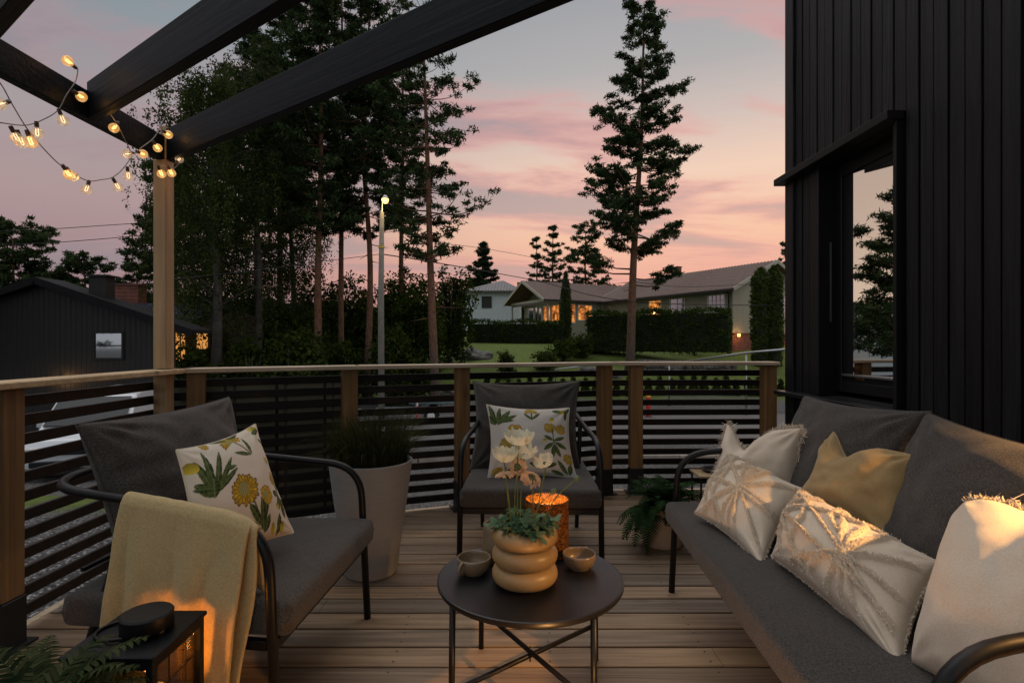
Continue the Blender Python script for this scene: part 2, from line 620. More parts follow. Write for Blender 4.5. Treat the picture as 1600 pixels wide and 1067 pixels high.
def mat_ground():
    """gravel yard near the deck, grass on the slope beyond the road"""
    m, b, out = newmat('yard_ground')
    t = b.n('ShaderNodeTexCoord')
    v = t.outputs['Object']
    sp = b.n('ShaderNodeSeparateXYZ', {0: v})
    vo = b.n('ShaderNodeTexVoronoi', {'Vector': v, 'Scale': 48.0}, feature='F1')
    stone = b.ramp(vo.outputs['Color'], [(0.1, (0.035, 0.036, 0.038)), (0.5, (0.13, 0.13, 0.135)), (0.9, (0.36, 0.36, 0.36))])
    edge = b.ramp(vo.outputs['Distance'], [(0.25, 1.0), (0.62, 0.25)])
    gravel = b.mix(1.0, stone, edge, 'MULTIPLY')
    nb = nz(b, v, 0.35, 5)
    gravel = b.mix(b.math('MULTIPLY', b.ramp(nb, [(0.42, 0.0), (0.6, 1.0)]), 0.35), gravel, (0.05, 0.045, 0.035))
    ng = nz(b, v, 5.0, 8, 0.8)
    ng2 = nz(b, v, 0.25, 3)
    grass = b.ramp(b.math('ADD', b.math('MULTIPLY', ng, 0.6), b.math('MULTIPLY', ng2, 0.4)), [(0.34, (0.035, 0.055, 0.010)), (0.5, (0.085, 0.125, 0.022)), (0.66, (0.16, 0.20, 0.045))])
    wob = b.math('MULTIPLY', b.math('SUBTRACT', nb, 0.5), 5.0)
    far = b.ramp(b.math('MULTIPLY', b.math('ADD', sp.outputs[1], wob), 0.02), [(0.545, 0.0), (0.60, 1.0)])
    # a strip of lawn by the left of the deck
    gx = b.ramp(b.math('MULTIPLY_ADD', b.math('ADD', sp.outputs[0], b.math('MULTIPLY', wob, 0.3)), 0.1, 1.0), [(0.20, 0.0), (0.26, 1.0), (0.56, 1.0), (0.62, 0.0)])
    gy = b.ramp(b.math('MULTIPLY', b.math('ADD', sp.outputs[1], b.math('MULTIPLY', wob, 0.3)), 0.1), [(0.52, 0.0), (0.58, 1.0), (0.80, 1.0), (0.86, 0.0)])
    fac = b.math('MAXIMUM', far, b.math('MULTIPLY', gx, gy))
    cc = b.mix(fac, gravel, grass)
    principled(b, out, cc, 0.92, b.math('ADD', b.math('MULTIPLY', vo.outputs['Distance'], -1.0), ng), 0.8, 0.02, spec=0.25)
    return m


def mat_asphalt():
    m, b, out = newmat('asphalt')
    n = nz(b, coords(b), 14, 6, 0.7)
    n2 = nz(b, coords(b), 0.4, 3)
    cc = b.ramp(b.math('ADD', b.math('MULTIPLY', n, .5), b.math('MULTIPLY', n2, .5)), [(0.3, (0.05, 0.05, 0.052)), (0.7, (0.11, 0.108, 0.105))])
    principled(b, out, cc, 0.75, n, 0.4, 0.01)
    return m


def mat_panel(name, c, pitch, axis=0, rough=0.7, groove=0.12, var=0.15):
    """painted boarding: grooves repeat along one object axis"""
    m, b, out = newmat(name)
    t = b.n('ShaderNodeTexCoord')
    sp = b.n('ShaderNodeSeparateXYZ', {0: t.outputs['Object']})
    f = b.math('FRACT', b.math('DIVIDE', sp.outputs[axis], pitch))
    g = b.ramp(f, [(0.0, 0.0), (groove, 0.0), (groove + 0.06, 1.0), (0.94, 1.0), (1.0, 0.0)])
    n = nz(b, t.outputs['Object'], 3, 4)
    cc = b.ramp(n, [(0.3, tuple(x * (1 - var) for x in c)), (0.7, tuple(min(1, x * (1 + var)) for x in c))])
    principled(b, out, cc, rough, g, 1.0, pitch * 0.25)
    return m


# ------------------------------------------------------------------ terrain
def sstep(a, b_, x):
    t = np.clip((x - a) / (b_ - a), 0, 1)
    return t * t * (3 - 2 * t)


def gz(x, y):
    x = np.asarray(x, float); y = np.asarray(y, float)
    z = -0.34 - 1.66 * sstep(3.5, 13.5, np.maximum(y, np.abs(x) * 0.8))
    rise = 3.2 * sstep(25, 46, y) + 0.9 * sstep(44, 62, y)
    side_ = 1 - 0.62 * sstep(4, 16, -x)
    z = z + rise * side_
    z = z + 3.5 * sstep(75, 150, y) + 6 * sstep(150, 400, y)
    return z + 0.05 * np.sin(x * 0.7 + 1) * np.sin(y * 0.5) * sstep(5, 12, y)


def gzf(x, y):
    return float(gz(x, y))


xs = np.concatenate([-np.geomspace(900, 12, 26), np.linspace(-11.5, 11.5, 70), np.geomspace(12, 900, 26)])
ys = np.concatenate([[-300, -60, -20], np.linspace(-8, 14, 60), np.linspace(14.4, 70, 90), np.geomspace(72, 900, 24)])
XX, YY = np.meshgrid(xs, ys, indexing='ij')
G = np.stack([XX, YY, gz(XX, YY)], -1)
g_ = MB().grid(G)
o = g_.build('ground', mat_ground(), smooth=True)
tag(o, 'grey gravel yard running into the green garden slope', None, None, 'structure')

# road on the valley floor
rx = np.linspace(-60, 60, 80)
rows = []
for t in np.linspace(0, 1, 6):
    yy = 17.5 + 6.5 * t + 0.02 * rx
    rows.append(np.stack([rx, yy, gz(rx, yy) + 0.035], -1))
o = MB().grid(np.stack(rows, 1)).build('road', mat_asphalt(), smooth=True)
tag(o, 'grey asphalt road seen through the slats', None, None, 'structure')
M_kerb = mat_plain('kerb_stone', (0.30, 0.26, 0.22), 0.8, 0, 0.2, 5, 0.3)
kb = MB()
for i in range(-24, 30):
    x0 = i * 1.0
    y0 = 14.6 + 0.02 * x0
    kb.box((x0, y0, gzf(x0, y0) + 0.10), (0.97, 0.35, 0.30), bev=0.03)
o = kb.build('kerb', M_kerb)
tag(o, 'pale stone kerb at the near side of the road', None, None, 'structure')

# ------------------------------------------------------------------ deck
EDGE = [(-2.06, -1.6), (-2.06, 3.236), (-1.10, 3.716), (0.79, 4.388), (2.13, 4.44), (2.13, -1.6)]


def clip(poly, a, b_, c):
    """keep a*x+b*y<=c"""
    out = []
    n = len(poly)
    for i in range(n):
        p, q = poly[i], poly[(i + 1) % n]
        dp, dq = a * p[0] + b_ * p[1] - c, a * q[0] + b_ * q[1] - c
        if dp <= 0: out.append(p)
        if dp * dq < 0:
            t = dp / (dp - dq)
            out.append((p[0] + (q[0] - p[0]) * t, p[1] + (q[1] - p[1]) * t))
    return out


dk = MB()
k = -12
rr = random.Random(3)
while k * 0.134 < 4.5:
    y0 = k * 0.134 + 0.0045
    y1 = y0 + 0.1225
    pl = [(-9, y0), (9, y0), (9, y1), (-9, y1)]
    n = len(EDGE)
    for i in range(n):
        p, q = EDGE[i], EDGE[(i + 1) % n]
        ex, ey = q[0] - p[0], q[1] - p[1]
        # polygon runs clockwise -> interior on the right: ey*x - ex*y <= ey*px - ex*py is the right side negative
        pl = clip(pl, -ey, ex, -ey * p[0] + ex * p[1]) if pl else pl
    if len(pl) >= 3:
        j = rr.uniform(-1.4, 1.6) if k % 3 == 0 else None
        dz = rr.uniform(-0.0008, 0.0008)
        if j is None:
            parts = [pl]
        else:
            parts = [clip(pl, 1, 0, j - 0.0012), clip(pl, -1, 0, -(j + 0.0012))]
        for q in parts:
            if len(q) >= 3:
                # bevelled board: lower body and slightly inset top
                n_ = len(q)
                cy = sum(p[1] for p in q) / n_
                top = [(p[0], p[1] + (0.0025 if p[1] < cy else -0.0025)) for p in q]
                vs = [(p[0], p[1], -0.028) for p in q] + [(p[0], p[1], -0.003 + dz) for p in q] + [(p[0], p[1], dz) for p in top]
                fs = [list(range(2 * n_, 3 * n_))]
                for a in range(n_):
                    b2 = (a + 1) % n_
                    fs.append((a, b2, n_ + b2, n_ + a))
                    fs.append((n_ + a, n_ + b2, 2 * n_ + b2, 2 * n_ + a))
                dk.add(vs, fs)
        # screws
        for sx in (-1.65, -1.05, -0.45, 0.15, 0.75, 1.35, 1.95):
            for sy in (y0 + 0.028, y1 - 0.028):
                if all((q_[1] - p_[1]) * 1e-9 + 0 <= 1 for p_, q_ in [(0, (0, 0))] if False) or sy < 4.25 and (sx > -1.9) and sy < 3.5 + (sx + 2.0) * 0.3:
                    xx = sx + rr.uniform(-.006, .006)
                    a8 = [(xx + 0.0042 * math.cos(t * PI / 3), sy + 0.0042 * math.sin(t * PI / 3), 0.0012) for t in range(6)]
                    dk.add(a8, [range(6)], 1)
    k += 1
deck = dk.build('deck', [M_deck, M_blackb])
tag(deck, 'terrace floor of brown wooden boards running left to right', None, None, 'structure')
db = MB()
db.prism([(-2.0, -1.5), (2.1, -1.5), (2.1, 4.36), (0.79, 4.32), (-1.10, 3.65), (-2.0, 3.2)], -0.30, -0.06)
o = db.build('deck_base', M_blackb)
tag(o, 'dark joists under the terrace boards', None, None, 'structure')
tr = MB()
for a, b_ in zip(EDGE[1:4], EDGE[2:5]):
    A, B = Vector((a[0], a[1], 0)), Vector((b_[0], b_[1], 0))
    nrm = Vector((-(B - A).y, (B - A).x, 0)).normalized()
    tr.beam(A + nrm * 0.024 + Vector((0, 0, -0.065)), B + nrm * 0.024 + Vector((0, 0, -0.065)), 0.046, 0.14, bev=0.004)
tr.beam((-2.083, -1.6, -0.068), (-2.083, 3.24, -0.068), 0.044, 0.14, bev=0.004)
o = tr.build('deck_edge_board', M_trim)
tag(o, 'pale new edge board round the terrace', None, None, 'structure')

# ------------------------------------------------------------------ railing
RT = 1.05
SL = [0.98 - 0.08 * i for i in range(12)]


def rail_section(name_label, a, b_, posts, smat, hmat, slats=True, back=False, hw=0.145, ext=(0, 0)):
    """a,b: outer deck edge points. posts: params t (0..1) or list of (t, size)"""
    A, B = Vector((a[0], a[1], 0)), Vector((b_[0], b_[1], 0))
    d = (B - A).normalized()
    nrm = Vector((-d.y, d.x, 0))            # outward
    ang = math.atan2(d.y, d.x)
    root = empty('deck_railing', A, ang, name_label, 'railing', 'railing sections round the terrace')
    L = (B - A).length
    s = MB()
    for z in SL:
        s.box((L / 2, 0.0, z - 0.024), (L - 0.004, 0.021, 0.048), bev=0.003)
    s.build('slats', smat, root)
    h = MB()
    h.box((L / 2 + (ext[1] - ext[0]) / 2, -0.07, RT - 0.014), (L + ext[0] + ext[1], hw, 0.028), bev=0.004)
    h.build('handrail', hmat, root)
    for t in posts:
        x = t * L
        pm = MB()
        pm.box((x, -0.062, (RT - 0.03 + 0.2) / 2), (0.098, 0.098, RT - 0.03 - 0.2), bev=0.004)
        po = pm.build('post', M_post, root)
        bm_ = MB()
        bm_.box((x, -0.062, 0.10), (0.106, 0.106, 0.196), bev=0.003)
        bm_.box((x, -0.062, 0.006), (0.16, 0.15, 0.008))
        bm_.build('post_foot', M_blackb, po)
    if back:
        q = MB()
        q.box((L / 2, 0.035, 0.49), (L - 0.02, 0.012, 0.90))
        q.build('backing_panel', mat_panel('olive_board', (0.14, 0.135, 0.09), 0.3, 0), root)
    return root


rail_section('left run of slatted railing with a tan wooden handrail beside the near armchair', (-2.058, -1.2), (-2.058, 3.26), [0.744], M_slatY, M_railY, ext=(0, 0.03))
rail_section('railing run left of the grass planter with olive boards behind its black slats', (-2.058, 3.262), (-1.085, 3.745), [0.13, 0.955], M_slat, M_rail, back=True, ext=(0.02, 0.01))
rail_section('middle run of black slatted railing behind the central armchair', (-1.080, 3.748), (0.80, 4.412), [0.37, 0.955], M_slat, M_rail, ext=(0.01, 0.01))
rail_section('right run of black slatted railing ending at the black house wall', (0.806, 4.414), (2.135, 4.455), [0.14, 0.955], M_slat, M_rail, ext=(0.01, 0.0))

# ------------------------------------------------------------------ pergola
perg = empty('pergola', (-2.0, 3.11, 0), 0, 'black pergola beams on a pale wooden post above the left of the terrace', 'pergola')
pm = MB()
pm.box((0.0, 0.0, (2.243 + RT) / 2 + 0.001), (0.075, 0.075, 2.243 - RT - 0.002), bev=0.004)
pm.box((0.015, -0.014, 2.34), (0.034, 0.030, 0.19), bev=0.002)
pm.box((0.0, 0.0, 0.6), (0.075, 0.075, 2 * (RT - 0.6) - 0.06), bev=0.004)
pm.build('post', M_post if False else mat_wood('pergola_post_wood', (0.30, 0.19, 0.10), (0.50, 0.35, 0.19), 'Z'), perg)
mm = MB()
mm.box((-0.001, -1.65, 2.245 + 0.066), (0.048, 3.40, 0.132), bev=0.003)
mm.build('main_beam', M_beam, perg)
jd = Vector((1.98, -1.36, 0)).normalized()
for i, y0 in enumerate((3.12, 2.555, 1.985, 1.42, 0.85)):
    j = MB()
    a = Vector((-1.978, y0, 2.335)) - Vector((-2.0, 3.11, 0))
    L = min(4.9, (y0 + 2.2) / abs(jd.y) * 1.0, 4.05 / jd.x)
    jo = MB()
    jo.beam((0, 0, 0), (L, 0, 0), 0.048, 0.175, bev=0.003)
    ob = jo.build('rafter', M_beam, perg)
    ob.location = a
    ob.rotation_euler = (0, 0, math.atan2(jd.y, jd.x))

# ------------------------------------------------------------------ black house on the right
WX = 2.14
house = empty('black_house', (WX + 0.1, 4.2, 0), 0, 'black timber clad house wall with one tall window beside the sofa', 'house')
HO = Vector((WX + 0.1, 4.2, 0))


def H3(x, y, z): return (x - HO.x, y - HO.y, z)


OY0, OY1, OZ0, OZ1 = 2.985, 3.76, 0.84, 2.43          # window opening
b = MB()
# solid wall behind the boards, in four pieces round the opening
def wallpiece(y0, y1, z0, z1):
    b.box(H3(WX + 0.16, (y0 + y1) / 2, (z0 + z1) / 2), (0.24, y1 - y0, z1 - z0))
wallpiece(-3.0, OY0, -0.4, 7.0)
wallpiece(OY1, 4.17, -0.4, 7.0)
wallpiece(OY0, OY1, -0.4, OZ0 - 0.002)
wallpiece(OY0, OY1, OZ1 + 0.002, 7.0)
b.box(H3(4.6, 4.05, 3.3), (4.62, 0.24, 7.4))
# dark room behind the window
b.box(H3(2.75, 3.37, 0.6), (0.9, 1.2, 0.02)); b.box(H3(3.2, 3.37, 1.6), (0.02, 1.2, 2.4)); b.box(H3(2.75, 2.78, 1.6), (0.9, 0.02, 2.4)); b.box(H3(2.75, 3.9, 1.6), (0.9, 0.02, 2.4)); b.box(H3(2.75, 3.37, 2.7), (0.9, 1.2, 0.02))
b.build('wall', M_blackb, house)
cl = MB()
i = 0
y = 4.075
rr = random.Random(11)
while y > -2.8:
    wdt = 0.0952
    yc = y - wdt / 2
    prot = 0.008 if i % 2 == 0 else 0.004
    segs = [(-0.35, 7.0)]
    if yc > OY0 - 0.01 and yc < OY1 + 0.01:
        segs = [(-0.35, OZ0 - 0.05), (OZ1 + 0.03, 7.0)]
    wv = wdt - 0.011
    for z0, z1 in segs:
        cl.box(H3(WX + 0.02 - prot / 2 + rr.uniform(-.001, .001), yc, (z0 + z1) / 2), (0.04 + prot, wv, z1 - z0), bev=0.002)
    y -= wdt
    i += 1
cl.box(H3(WX + 0.010, 4.136, 3.3), (0.072, 0.118, 7.3), bev=0.003)
cl.build('cladding', M_clad, house)
# window surround
wn = MB()
wn.box(H3(WX + 0.13, OY1 + 0.0, (OZ0 + OZ1) / 2), (0.30, 0.024, OZ1 - OZ0), bev=0.002)
wn.box(H3(WX + 0.10, OY0 - 0.004, (OZ0 + OZ1) / 2), (0.27, 0.026, OZ1 - OZ0 + 0.02), bev=0.002)
wn.box(H3(WX + 0.13, (OY0 + OY1) / 2, OZ1 - 0.004), (0.26, OY1 - OY0, 0.024))
wn.box(H3(WX + 0.03, OY1 + 0.06, (OZ0 + OZ1) / 2 - 0.01), (0.085, 0.095, OZ1 - OZ0 - 0.04), bev=0.002)
wo = wn.build('window', M_flash, house)
fr = MB()
GX = WX + 0.135
for (y0, y1, z0, z1, dx) in ((OY0 + 0.01, OY0 + 0.065, OZ0 + .03, OZ1 - .016, 0), (OY1 - 0.068, OY1 - 0.012, OZ0 + .03, OZ1 - .016, 0), (OY0 + 0.065, OY1 - 0.068, OZ1 - 0.10, OZ1 - .016, 0), (OY0 + 0.065, OY1 - 0.068, OZ0 + .03, OZ0 + 0.10, 0),
                         (OY0 + 0.065, OY0 + 0.105, OZ0 + .10, OZ1 - .10, .012), (OY1 - 0.235, OY1 - 0.068, OZ0 + .10, OZ1 - .10, .012), (OY0 + 0.105, OY1 - 0.235, OZ1 - 0.145, OZ1 - .10, .012), (OY0 + 0.105, OY1 - 0.235, OZ0 + .10, OZ0 + 0.15, .012)):
    fr.box(H3(GX + dx, (y0 + y1) / 2, (z0 + z1) / 2), (0.06, y1 - y0, z1 - z0), bev=0.003)
SASH = []
SASH.append(fr.build('frame', M_flash, wo))
m, nb_, out_ = newmat('coated_window_glass')
gl = nb_.n('ShaderNodeBsdfGlossy', {'Color': (0.86, 0.86, 0.84, 1), 'Roughness': 0.01})
tp = nb_.n('ShaderNodeBsdfTransparent', {'Color': (0.55, 0.6, 0.6, 1)})
mx_ = nb_.n('ShaderNodeMixShader', {0: 0.78, 1: tp.outputs[0], 2: gl.outputs[0]})
nb_.t.links.new(mx_.outputs[0], out_.inputs[0])
M_glass = m
M_pile = mat_fabric('tuft_thread', (0.74, 0.65, 0.53), (0.86, 0.78, 0.66), 600, 0.1)
pn = MB()
pn.box(H3(GX + 0.030, (OY0 + OY1) / 2 - .06, (OZ0 + OZ1) / 2), (0.006, OY1 - OY0 - 0.30, OZ1 - OZ0 - 0.24))
SASH.append(pn.build('pane', M_glass, wo))
hd = MB()
hd.box(H3(GX - 0.005, (OY0 + OY1) / 2 - 0.0, OZ0 + 0.145), (0.065, OY1 - OY0 - 0.16, 0.016), bev=0.003)
SASH.append(hd.build('sill_profile', M_chrome, wo))
# pane alone turned inside its frame to mirror brighter sky at the left
piv = Vector(H3(GX, OY0 + 0.30, 0))
for o in SASH[1:2]:
    o.matrix_basis = Matrix.Translation(piv) @ Matrix.Rotation(R(14), 4, 'Z') @ Matrix.Translation(-piv)
st = MB().box(H3(WX + 0.06, OY1 - 0.022, 1.62), (0.010, 0.006, 0.55))
st.build('chain_guard', M_chrome, wo)
fl = MB()
fl.beam(H3(WX - 0.045, 4.235, OZ1 + 0.018), H3(WX - 0.045, OY0 - 0.03, OZ1 + 0.018), 0.10, 0.05, bev=0.003)
fl.build('flashing', M_flash, house)
sl_ = MB()
sl_.beam(H3(WX - 0.03, 4.225, OZ0 - 0.02), H3(WX - 0.03, OY0 - 0.03, OZ0 - 0.02), 0.14, 0.028, bev=0.003)
sl_.build('sill', M_flash, house)
# roof overhang (out of the picture, closes the house)
rf = MB().box(H3(4.4, 0.6, 7.15), (5.4, 8.2, 0.2))
rf.build('roof', M_flash, house)

#PART2
# ------------------------------------------------------------------ garden seats: local x across, y from front to back, z up
def seat(name, W, loc, rz, label, cat, side_in=0.07, depth=0.80, group=None, cushions=1):
    root = empty(name, loc, rz, label, cat, group)
    hw = W / 2
    hb = hw - side_in
    # continuous arm and back tube with both front legs
    pts = [(-hw, 0.0, 0.0), (-hw + .004, 0.03, 0.665), (-hb - .01, depth * .55, 0.715), (-hb + .01, depth, 0.752), (0, depth + .015, 0.760),
           (hb - .01, depth, 0.752), (hb + .01, depth * .55, 0.715), (hw - .004, 0.03, 0.665), (hw, 0.0, 0.0)]
    rad = [0, 0.14, 0.3, 0.20, 0.05, 0.20, 0.3, 0.14, 0]
    t = MB().tube(rounded(pts, rad, 8), 0.0150, 12)
    t.build('arm_frame', M_black, root, smooth=True)
    for s in (-1, 1):
        l = MB().tube([(s * (hb + .005), depth * .60, 0.722), (s * (hb + .005), depth * .90, 0.0)], 0.0135, 10)
        l.build('rear_leg', M_black, root, smooth=True)
    f = MB()
    f.beam((-hw + .012, 0.02, 0.318), (hw - .012, 0.02, 0.318), 0.026, 0.034, bev=.003)
    f.beam((-hb, depth * .74, 0.318), (hb, depth * .74, 0.318), 0.026, 0.030, bev=.003)
    for s in (-1, 1):
        f.beam((s * (hw - .016), 0.035, 0.318), (s * (hb - .002), depth * .72, 0.318), 0.024, 0.030, bev=.003)
    n = max(3, int(W / .16))
    for i in range(n):
        x = -hb + 0.08 + (2 * hb - .16) * i / (n - 1)
        f.beam((x, 0.036, 0.327), (x, depth * .72, 0.327), 0.05, 0.008)
    f.beam((-hb - .0, depth * .82, 0.50), (hb + .0, depth * .82, 0.50), 0.012, 0.012)
    f.build('seat_frame', M_black, root)
    # seat cushion: soft slab
    for c in range(cushions):
        nu, nv = 60, 40
        def dense_edges(n_):
            s = np.linspace(-1, 1, n_)
            return np.sign(s) * (1 - (1 - np.abs(s)) ** 2.6)
        u = dense_edges(nu)[:, None]; v = dense_edges(nv)[None, :]
        cw = (W - 0.005) / 2
        y0, y1 = -0.035, depth * .86
        def sq(a, p=7): return np.sign(a) * (1 - (1 - np.abs(a)) ** 1) if p == 1 else a
        top = []
        for sgn in (1, -1):
            du_ = (1 - np.abs(u)) * cw; dv_ = (1 - np.abs(v)) * (y1 - y0) / 2
            rc = 0.028
            q_ = np.clip(1 - du_ / rc, 0, 1) ** 2.0 + np.clip(1 - dv_ / rc, 0, 1) ** 2.0
            ed = np.clip(q_, 0, 1)
            th = 0.026 * np.sqrt(1 - ed) + 0.024 * (ed < 0.9999)
            dome = 0.010 * (1 - np.abs(u) ** 4) * (1 - np.abs(v) ** 3)
            x = u * cw * (1 - 0.05 * (v + 1) / 2) + 0 * v
            y = (y0 + y1) / 2 + v * (y1 - y0) / 2 + 0 * u
            z = 0.392 + sgn * th + (dome if sgn > 0 else 0)
            nzv = np.array([[noise.noise(Vector((float(x[i, j]) * 5, float(y[i, j]) * 5, 2.0 + c))) for j in range(nv)] for i in range(nu)]) * 0.006 if sgn > 0 else 0
            z = z + nzv * (1 - ed)
            top.append(np.stack([x + 0 * z, y + 0 * z, z + 0 * x], -1))
        q = MB().grid(top[0]).grid(top[1], flip=True)
        # side walls
        q.build('seat_cushion', M_gray, root, smooth=True)
        pip = []
        for (a_, b_) in ((-1, -1), (1, -1), (1, 1), (-1, 1)):
            pip.append((a_ * cw * (1 - 0.05 * (b_ + 1) / 2), (y0 + y1) / 2 + b_ * (y1 - y0) / 2, 0.392))
    return root


# ------------------------------------------------------------------ pillows
def pillow(name, TL, TR, BR, BL, t, mat, label, cat='cushion', n=70, chop=0.0, chop_u=0.5, pull=0.05, paint=None, relief=None, seed=1, wr=0.010,
           group=None, face=(0, -1, 0), sharp=0.5, seam=True, sag=0.0, ears=0.03):
    TL, TR, BR, BL = (np.array(p, float) for p in (TL, TR, BR, BL))
    ctr = (TL + TR + BR + BL) / 4
    nu = nv = n
    u = np.linspace(0, 1, nu)[:, None]; v = np.linspace(0, 1, nv)[None, :]      # u left->right, v bottom->top
    U = u + 0 * v; V = v + 0 * u
    # edges pulled in between the corners
    pu = pull * 4 * V * (1 - V) * (1 - 2 * U)
    pv = pull * 4 * U * (1 - U) * (1 - 2 * V)
    U2 = U + pu * (np.abs(1 - 2 * U)) ** 1.2
    V2 = V + pv * (np.abs(1 - 2 * V)) ** 1.2
    if chop:
        cd = chop * np.exp(-((U - chop_u) / 0.20) ** 2) * V ** 2.2
        V2 = V2 - cd
    base = ((1 - U2) * (1 - V2))[..., None] * BL + (U2 * (1 - V2))[..., None] * BR + (U2 * V2)[..., None] * TR + ((1 - U2) * V2)[..., None] * TL
    eu = (TR + BR - TL - BL) / 2
    ev = (TL + TR - BL - BR) / 2
    nrm = np.cross(eu, ev)
    nrm /= np.linalg.norm(nrm)
    cv_ = np.array([0, 0, H]) - ctr
    if np.dot(nrm, cv_) < 0: nrm = -nrm
    a = np.clip(4 * U * (1 - U), 0, 1); b_ = np.clip(4 * V * (1 - V), 0, 1)
    prof = (a ** sharp) * (b_ ** sharp)
    prof = prof * (0.72 + 0.28 * (a * b_) ** 0.5)
    if chop:
        prof = prof * (1 - 0.35 * np.exp(-((U - chop_u) / 0.12) ** 2) * V ** 3)
    # wrinkles radiating from the corners plus soft lumps
    W = np.zeros((nu, nv))
    for i in range(nu):
        for j in range(nv):
            uu, vv = U[i, j], V[i, j]
            W[i, j] = noise.noise(Vector((uu * 3.1 + seed * 7.7, vv * 3.1, seed))) * 1.0
            W[i, j] += 0.5 * noise.noise(Vector((uu * 8 + seed, vv * 8, seed * 2.1)))
    ang = 0
    for (cu, cvv) in ((0, 0), (1, 0), (0, 1), (1, 1)):
        du, dv = U - cu, V - cvv
        r = np.sqrt(du ** 2 + dv ** 2) + 1e-4
        th = np.arctan2(np.abs(dv), np.abs(du))
        ang = ang + np.sin(th * (11 + seed % 3) + seed * 1.3 + cu * 2 + cvv) * np.exp(-(r / 0.25) ** 2) * np.minimum(r / .05, 1)
    W = W + 0.55 * ang
    pz = t * prof + wr * W * np.minimum(1, (a * b_) * 6)
    if relief is not None:
        rel, keep = relief(U, V)
        pz = pz + rel * np.minimum(1, a * b_ * 8)
    front = base + nrm * pz[..., None]
    backp = base - nrm * (t * prof * 0.8)[..., None]
    if sag:
        front[..., 2] -= sag * prof ** 2 * (1 - V)
    idx = np.arange(nu * nv).reshape(nu, nv)
    q1 = np.stack([idx[:-1, :-1], idx[1:, :-1], idx[1:, 1:], idx[:-1, 1:]], -1).reshape(-1, 4)
    Vv = np.concatenate([front.reshape(-1, 3), backp.reshape(-1, 3)])
    Fv = np.concatenate([q1, q1[:, ::-1] + nu * nv])
    colr = None
    if paint is not None:
        c1 = paint(U, V)
        c2 = np.tile(np.array(list(paint(np.array([[0.5]]), np.array([[-3.0]]))[0, 0])), (nu * nv, 1))
        colr = np.concatenate([c1.reshape(-1, 4), c2])
    Vv = Vv - ctr
    o = fast_mesh(name, Vv, Fv, mat, None, True, colr)
    bm = bmesh.new(); bm.from_mesh(o.data)
    bmesh.ops.remove_doubles(bm, verts=[vv for vv in bm.verts if len(vv.link_faces) < 4], dist=0.0006)
    bmesh.ops.recalc_face_normals(bm, faces=bm.faces)
    bm.to_mesh(o.data); bm.free()
    o.location = ctr
    tag(o, label, cat, group)
    if seam:
        loop = [base[i, 0] for i in range(0, nu, 2)] + [base[nu - 1, j] for j in range(0, nv, 2)] + [base[i, nv - 1] for i in range(nu - 1, -1, -2)] + [base[0, j] for j in range(nv - 1, 0, -2)]
        loop = [Vector(p - ctr) for p in loop]
        lp = [loop[0]]
        for p in loop[1:]:
            if (p - lp[-1]).length > 0.003: lp.append(p)
        if (lp[-1] - lp[0]).length < .003: lp.pop()
        MB().tube(lp, 0.0028, 6, closed=True).build('piping', mat if paint is None else M_cream, o, smooth=True)
    return o, base - ctr, nrm, front - ctr


def fringe(o, base, edges, mat, length=0.022, per=3, seed=4):
    """loose thread fringe along cushion edges"""
    rg = np.random.default_rng(seed)
    nu, nv = base.shape[:2]
    ctr = base.mean((0, 1))
    V = []; Fc = []
    k = 0
    for e in edges:
        line = {'top': base[:, -1], 'bottom': base[:, 0], 'left': base[0], 'right': base[-1]}[e]
        for i in range(len(line) - 1):
            for _ in range(per):
                t = rg.random()
                p = line[i] * (1 - t) + line[i + 1] * t
                tan = line[i + 1] - line[i]
                tan /= np.linalg.norm(tan) + 1e-9
                out = p - ctr
                out -= tan * out.dot(tan)
                out /= np.linalg.norm(out) + 1e-9
                d = out + rg.normal(0, 0.45, 3)
                d /= np.linalg.norm(d)
                L = length * rg.uniform(0.5, 1.25)
                side = np.cross(d, rg.normal(0, 1, 3)); side /= np.linalg.norm(side) + 1e-9
                w_ = 0.0016
                mid = p + d * L * .6 + rg.normal(0, .15, 3) * L
                tip = p + d * L + rg.normal(0, .35, 3) * L + np.array([0, 0, -0.3 * L])
                V += [p - side * w_, p + side * w_, mid + side * w_, mid - side * w_, tip + side * w_ * .5, tip - side * w_ * .5]
                Fc += [(k, k + 1, k + 2, k + 3), (k + 3, k + 2, k + 4, k + 5)]
                k += 6
    fast_mesh('fringe', np.array(V), np.array(Fc), mat, o)


def seg_dist(U, V, segs, asp):
    d = np.full(U.shape, 9.0)
    for (x0, y0, x1, y1) in segs:
        ax, ay, bx, by = x0 * asp, y0, x1 * asp, y1
        px, py = U * asp, V
        vx, vy = bx - ax, by - ay
        t = np.clip(((px - ax) * vx + (py - ay) * vy) / (vx * vx + vy * vy + 1e-9), 0, 1)
        d = np.minimum(d, np.hypot(px - ax - t * vx, py - ay - t * vy))
    return d


def star_relief(stars, asp, amp=0.011, wid=0.035, seed=1, extra=()):
    """tufted star lines: (cx, cy, [angles], length, ring)"""
    segs = list(extra)
    for (cx_, cy_, angs, rings) in stars:
        for a in angs:
            a = R(a)
            L = 2.2
            x1, y1 = cx_ + math.cos(a) * L / asp, cy_ + math.sin(a) * L
            segs.append((cx_, cy_, x1, y1))
    rg = np.random.default_rng(seed)

    def f(U, V):
        d = seg_dist(U, V, segs, asp)
        m = np.clip(1 - d / wid, 0, 1) ** 0.5
        fz = rg.random(U.shape)
        rel = m * amp * (0.80 + 0.4 * fz)
        return rel, m
    return f


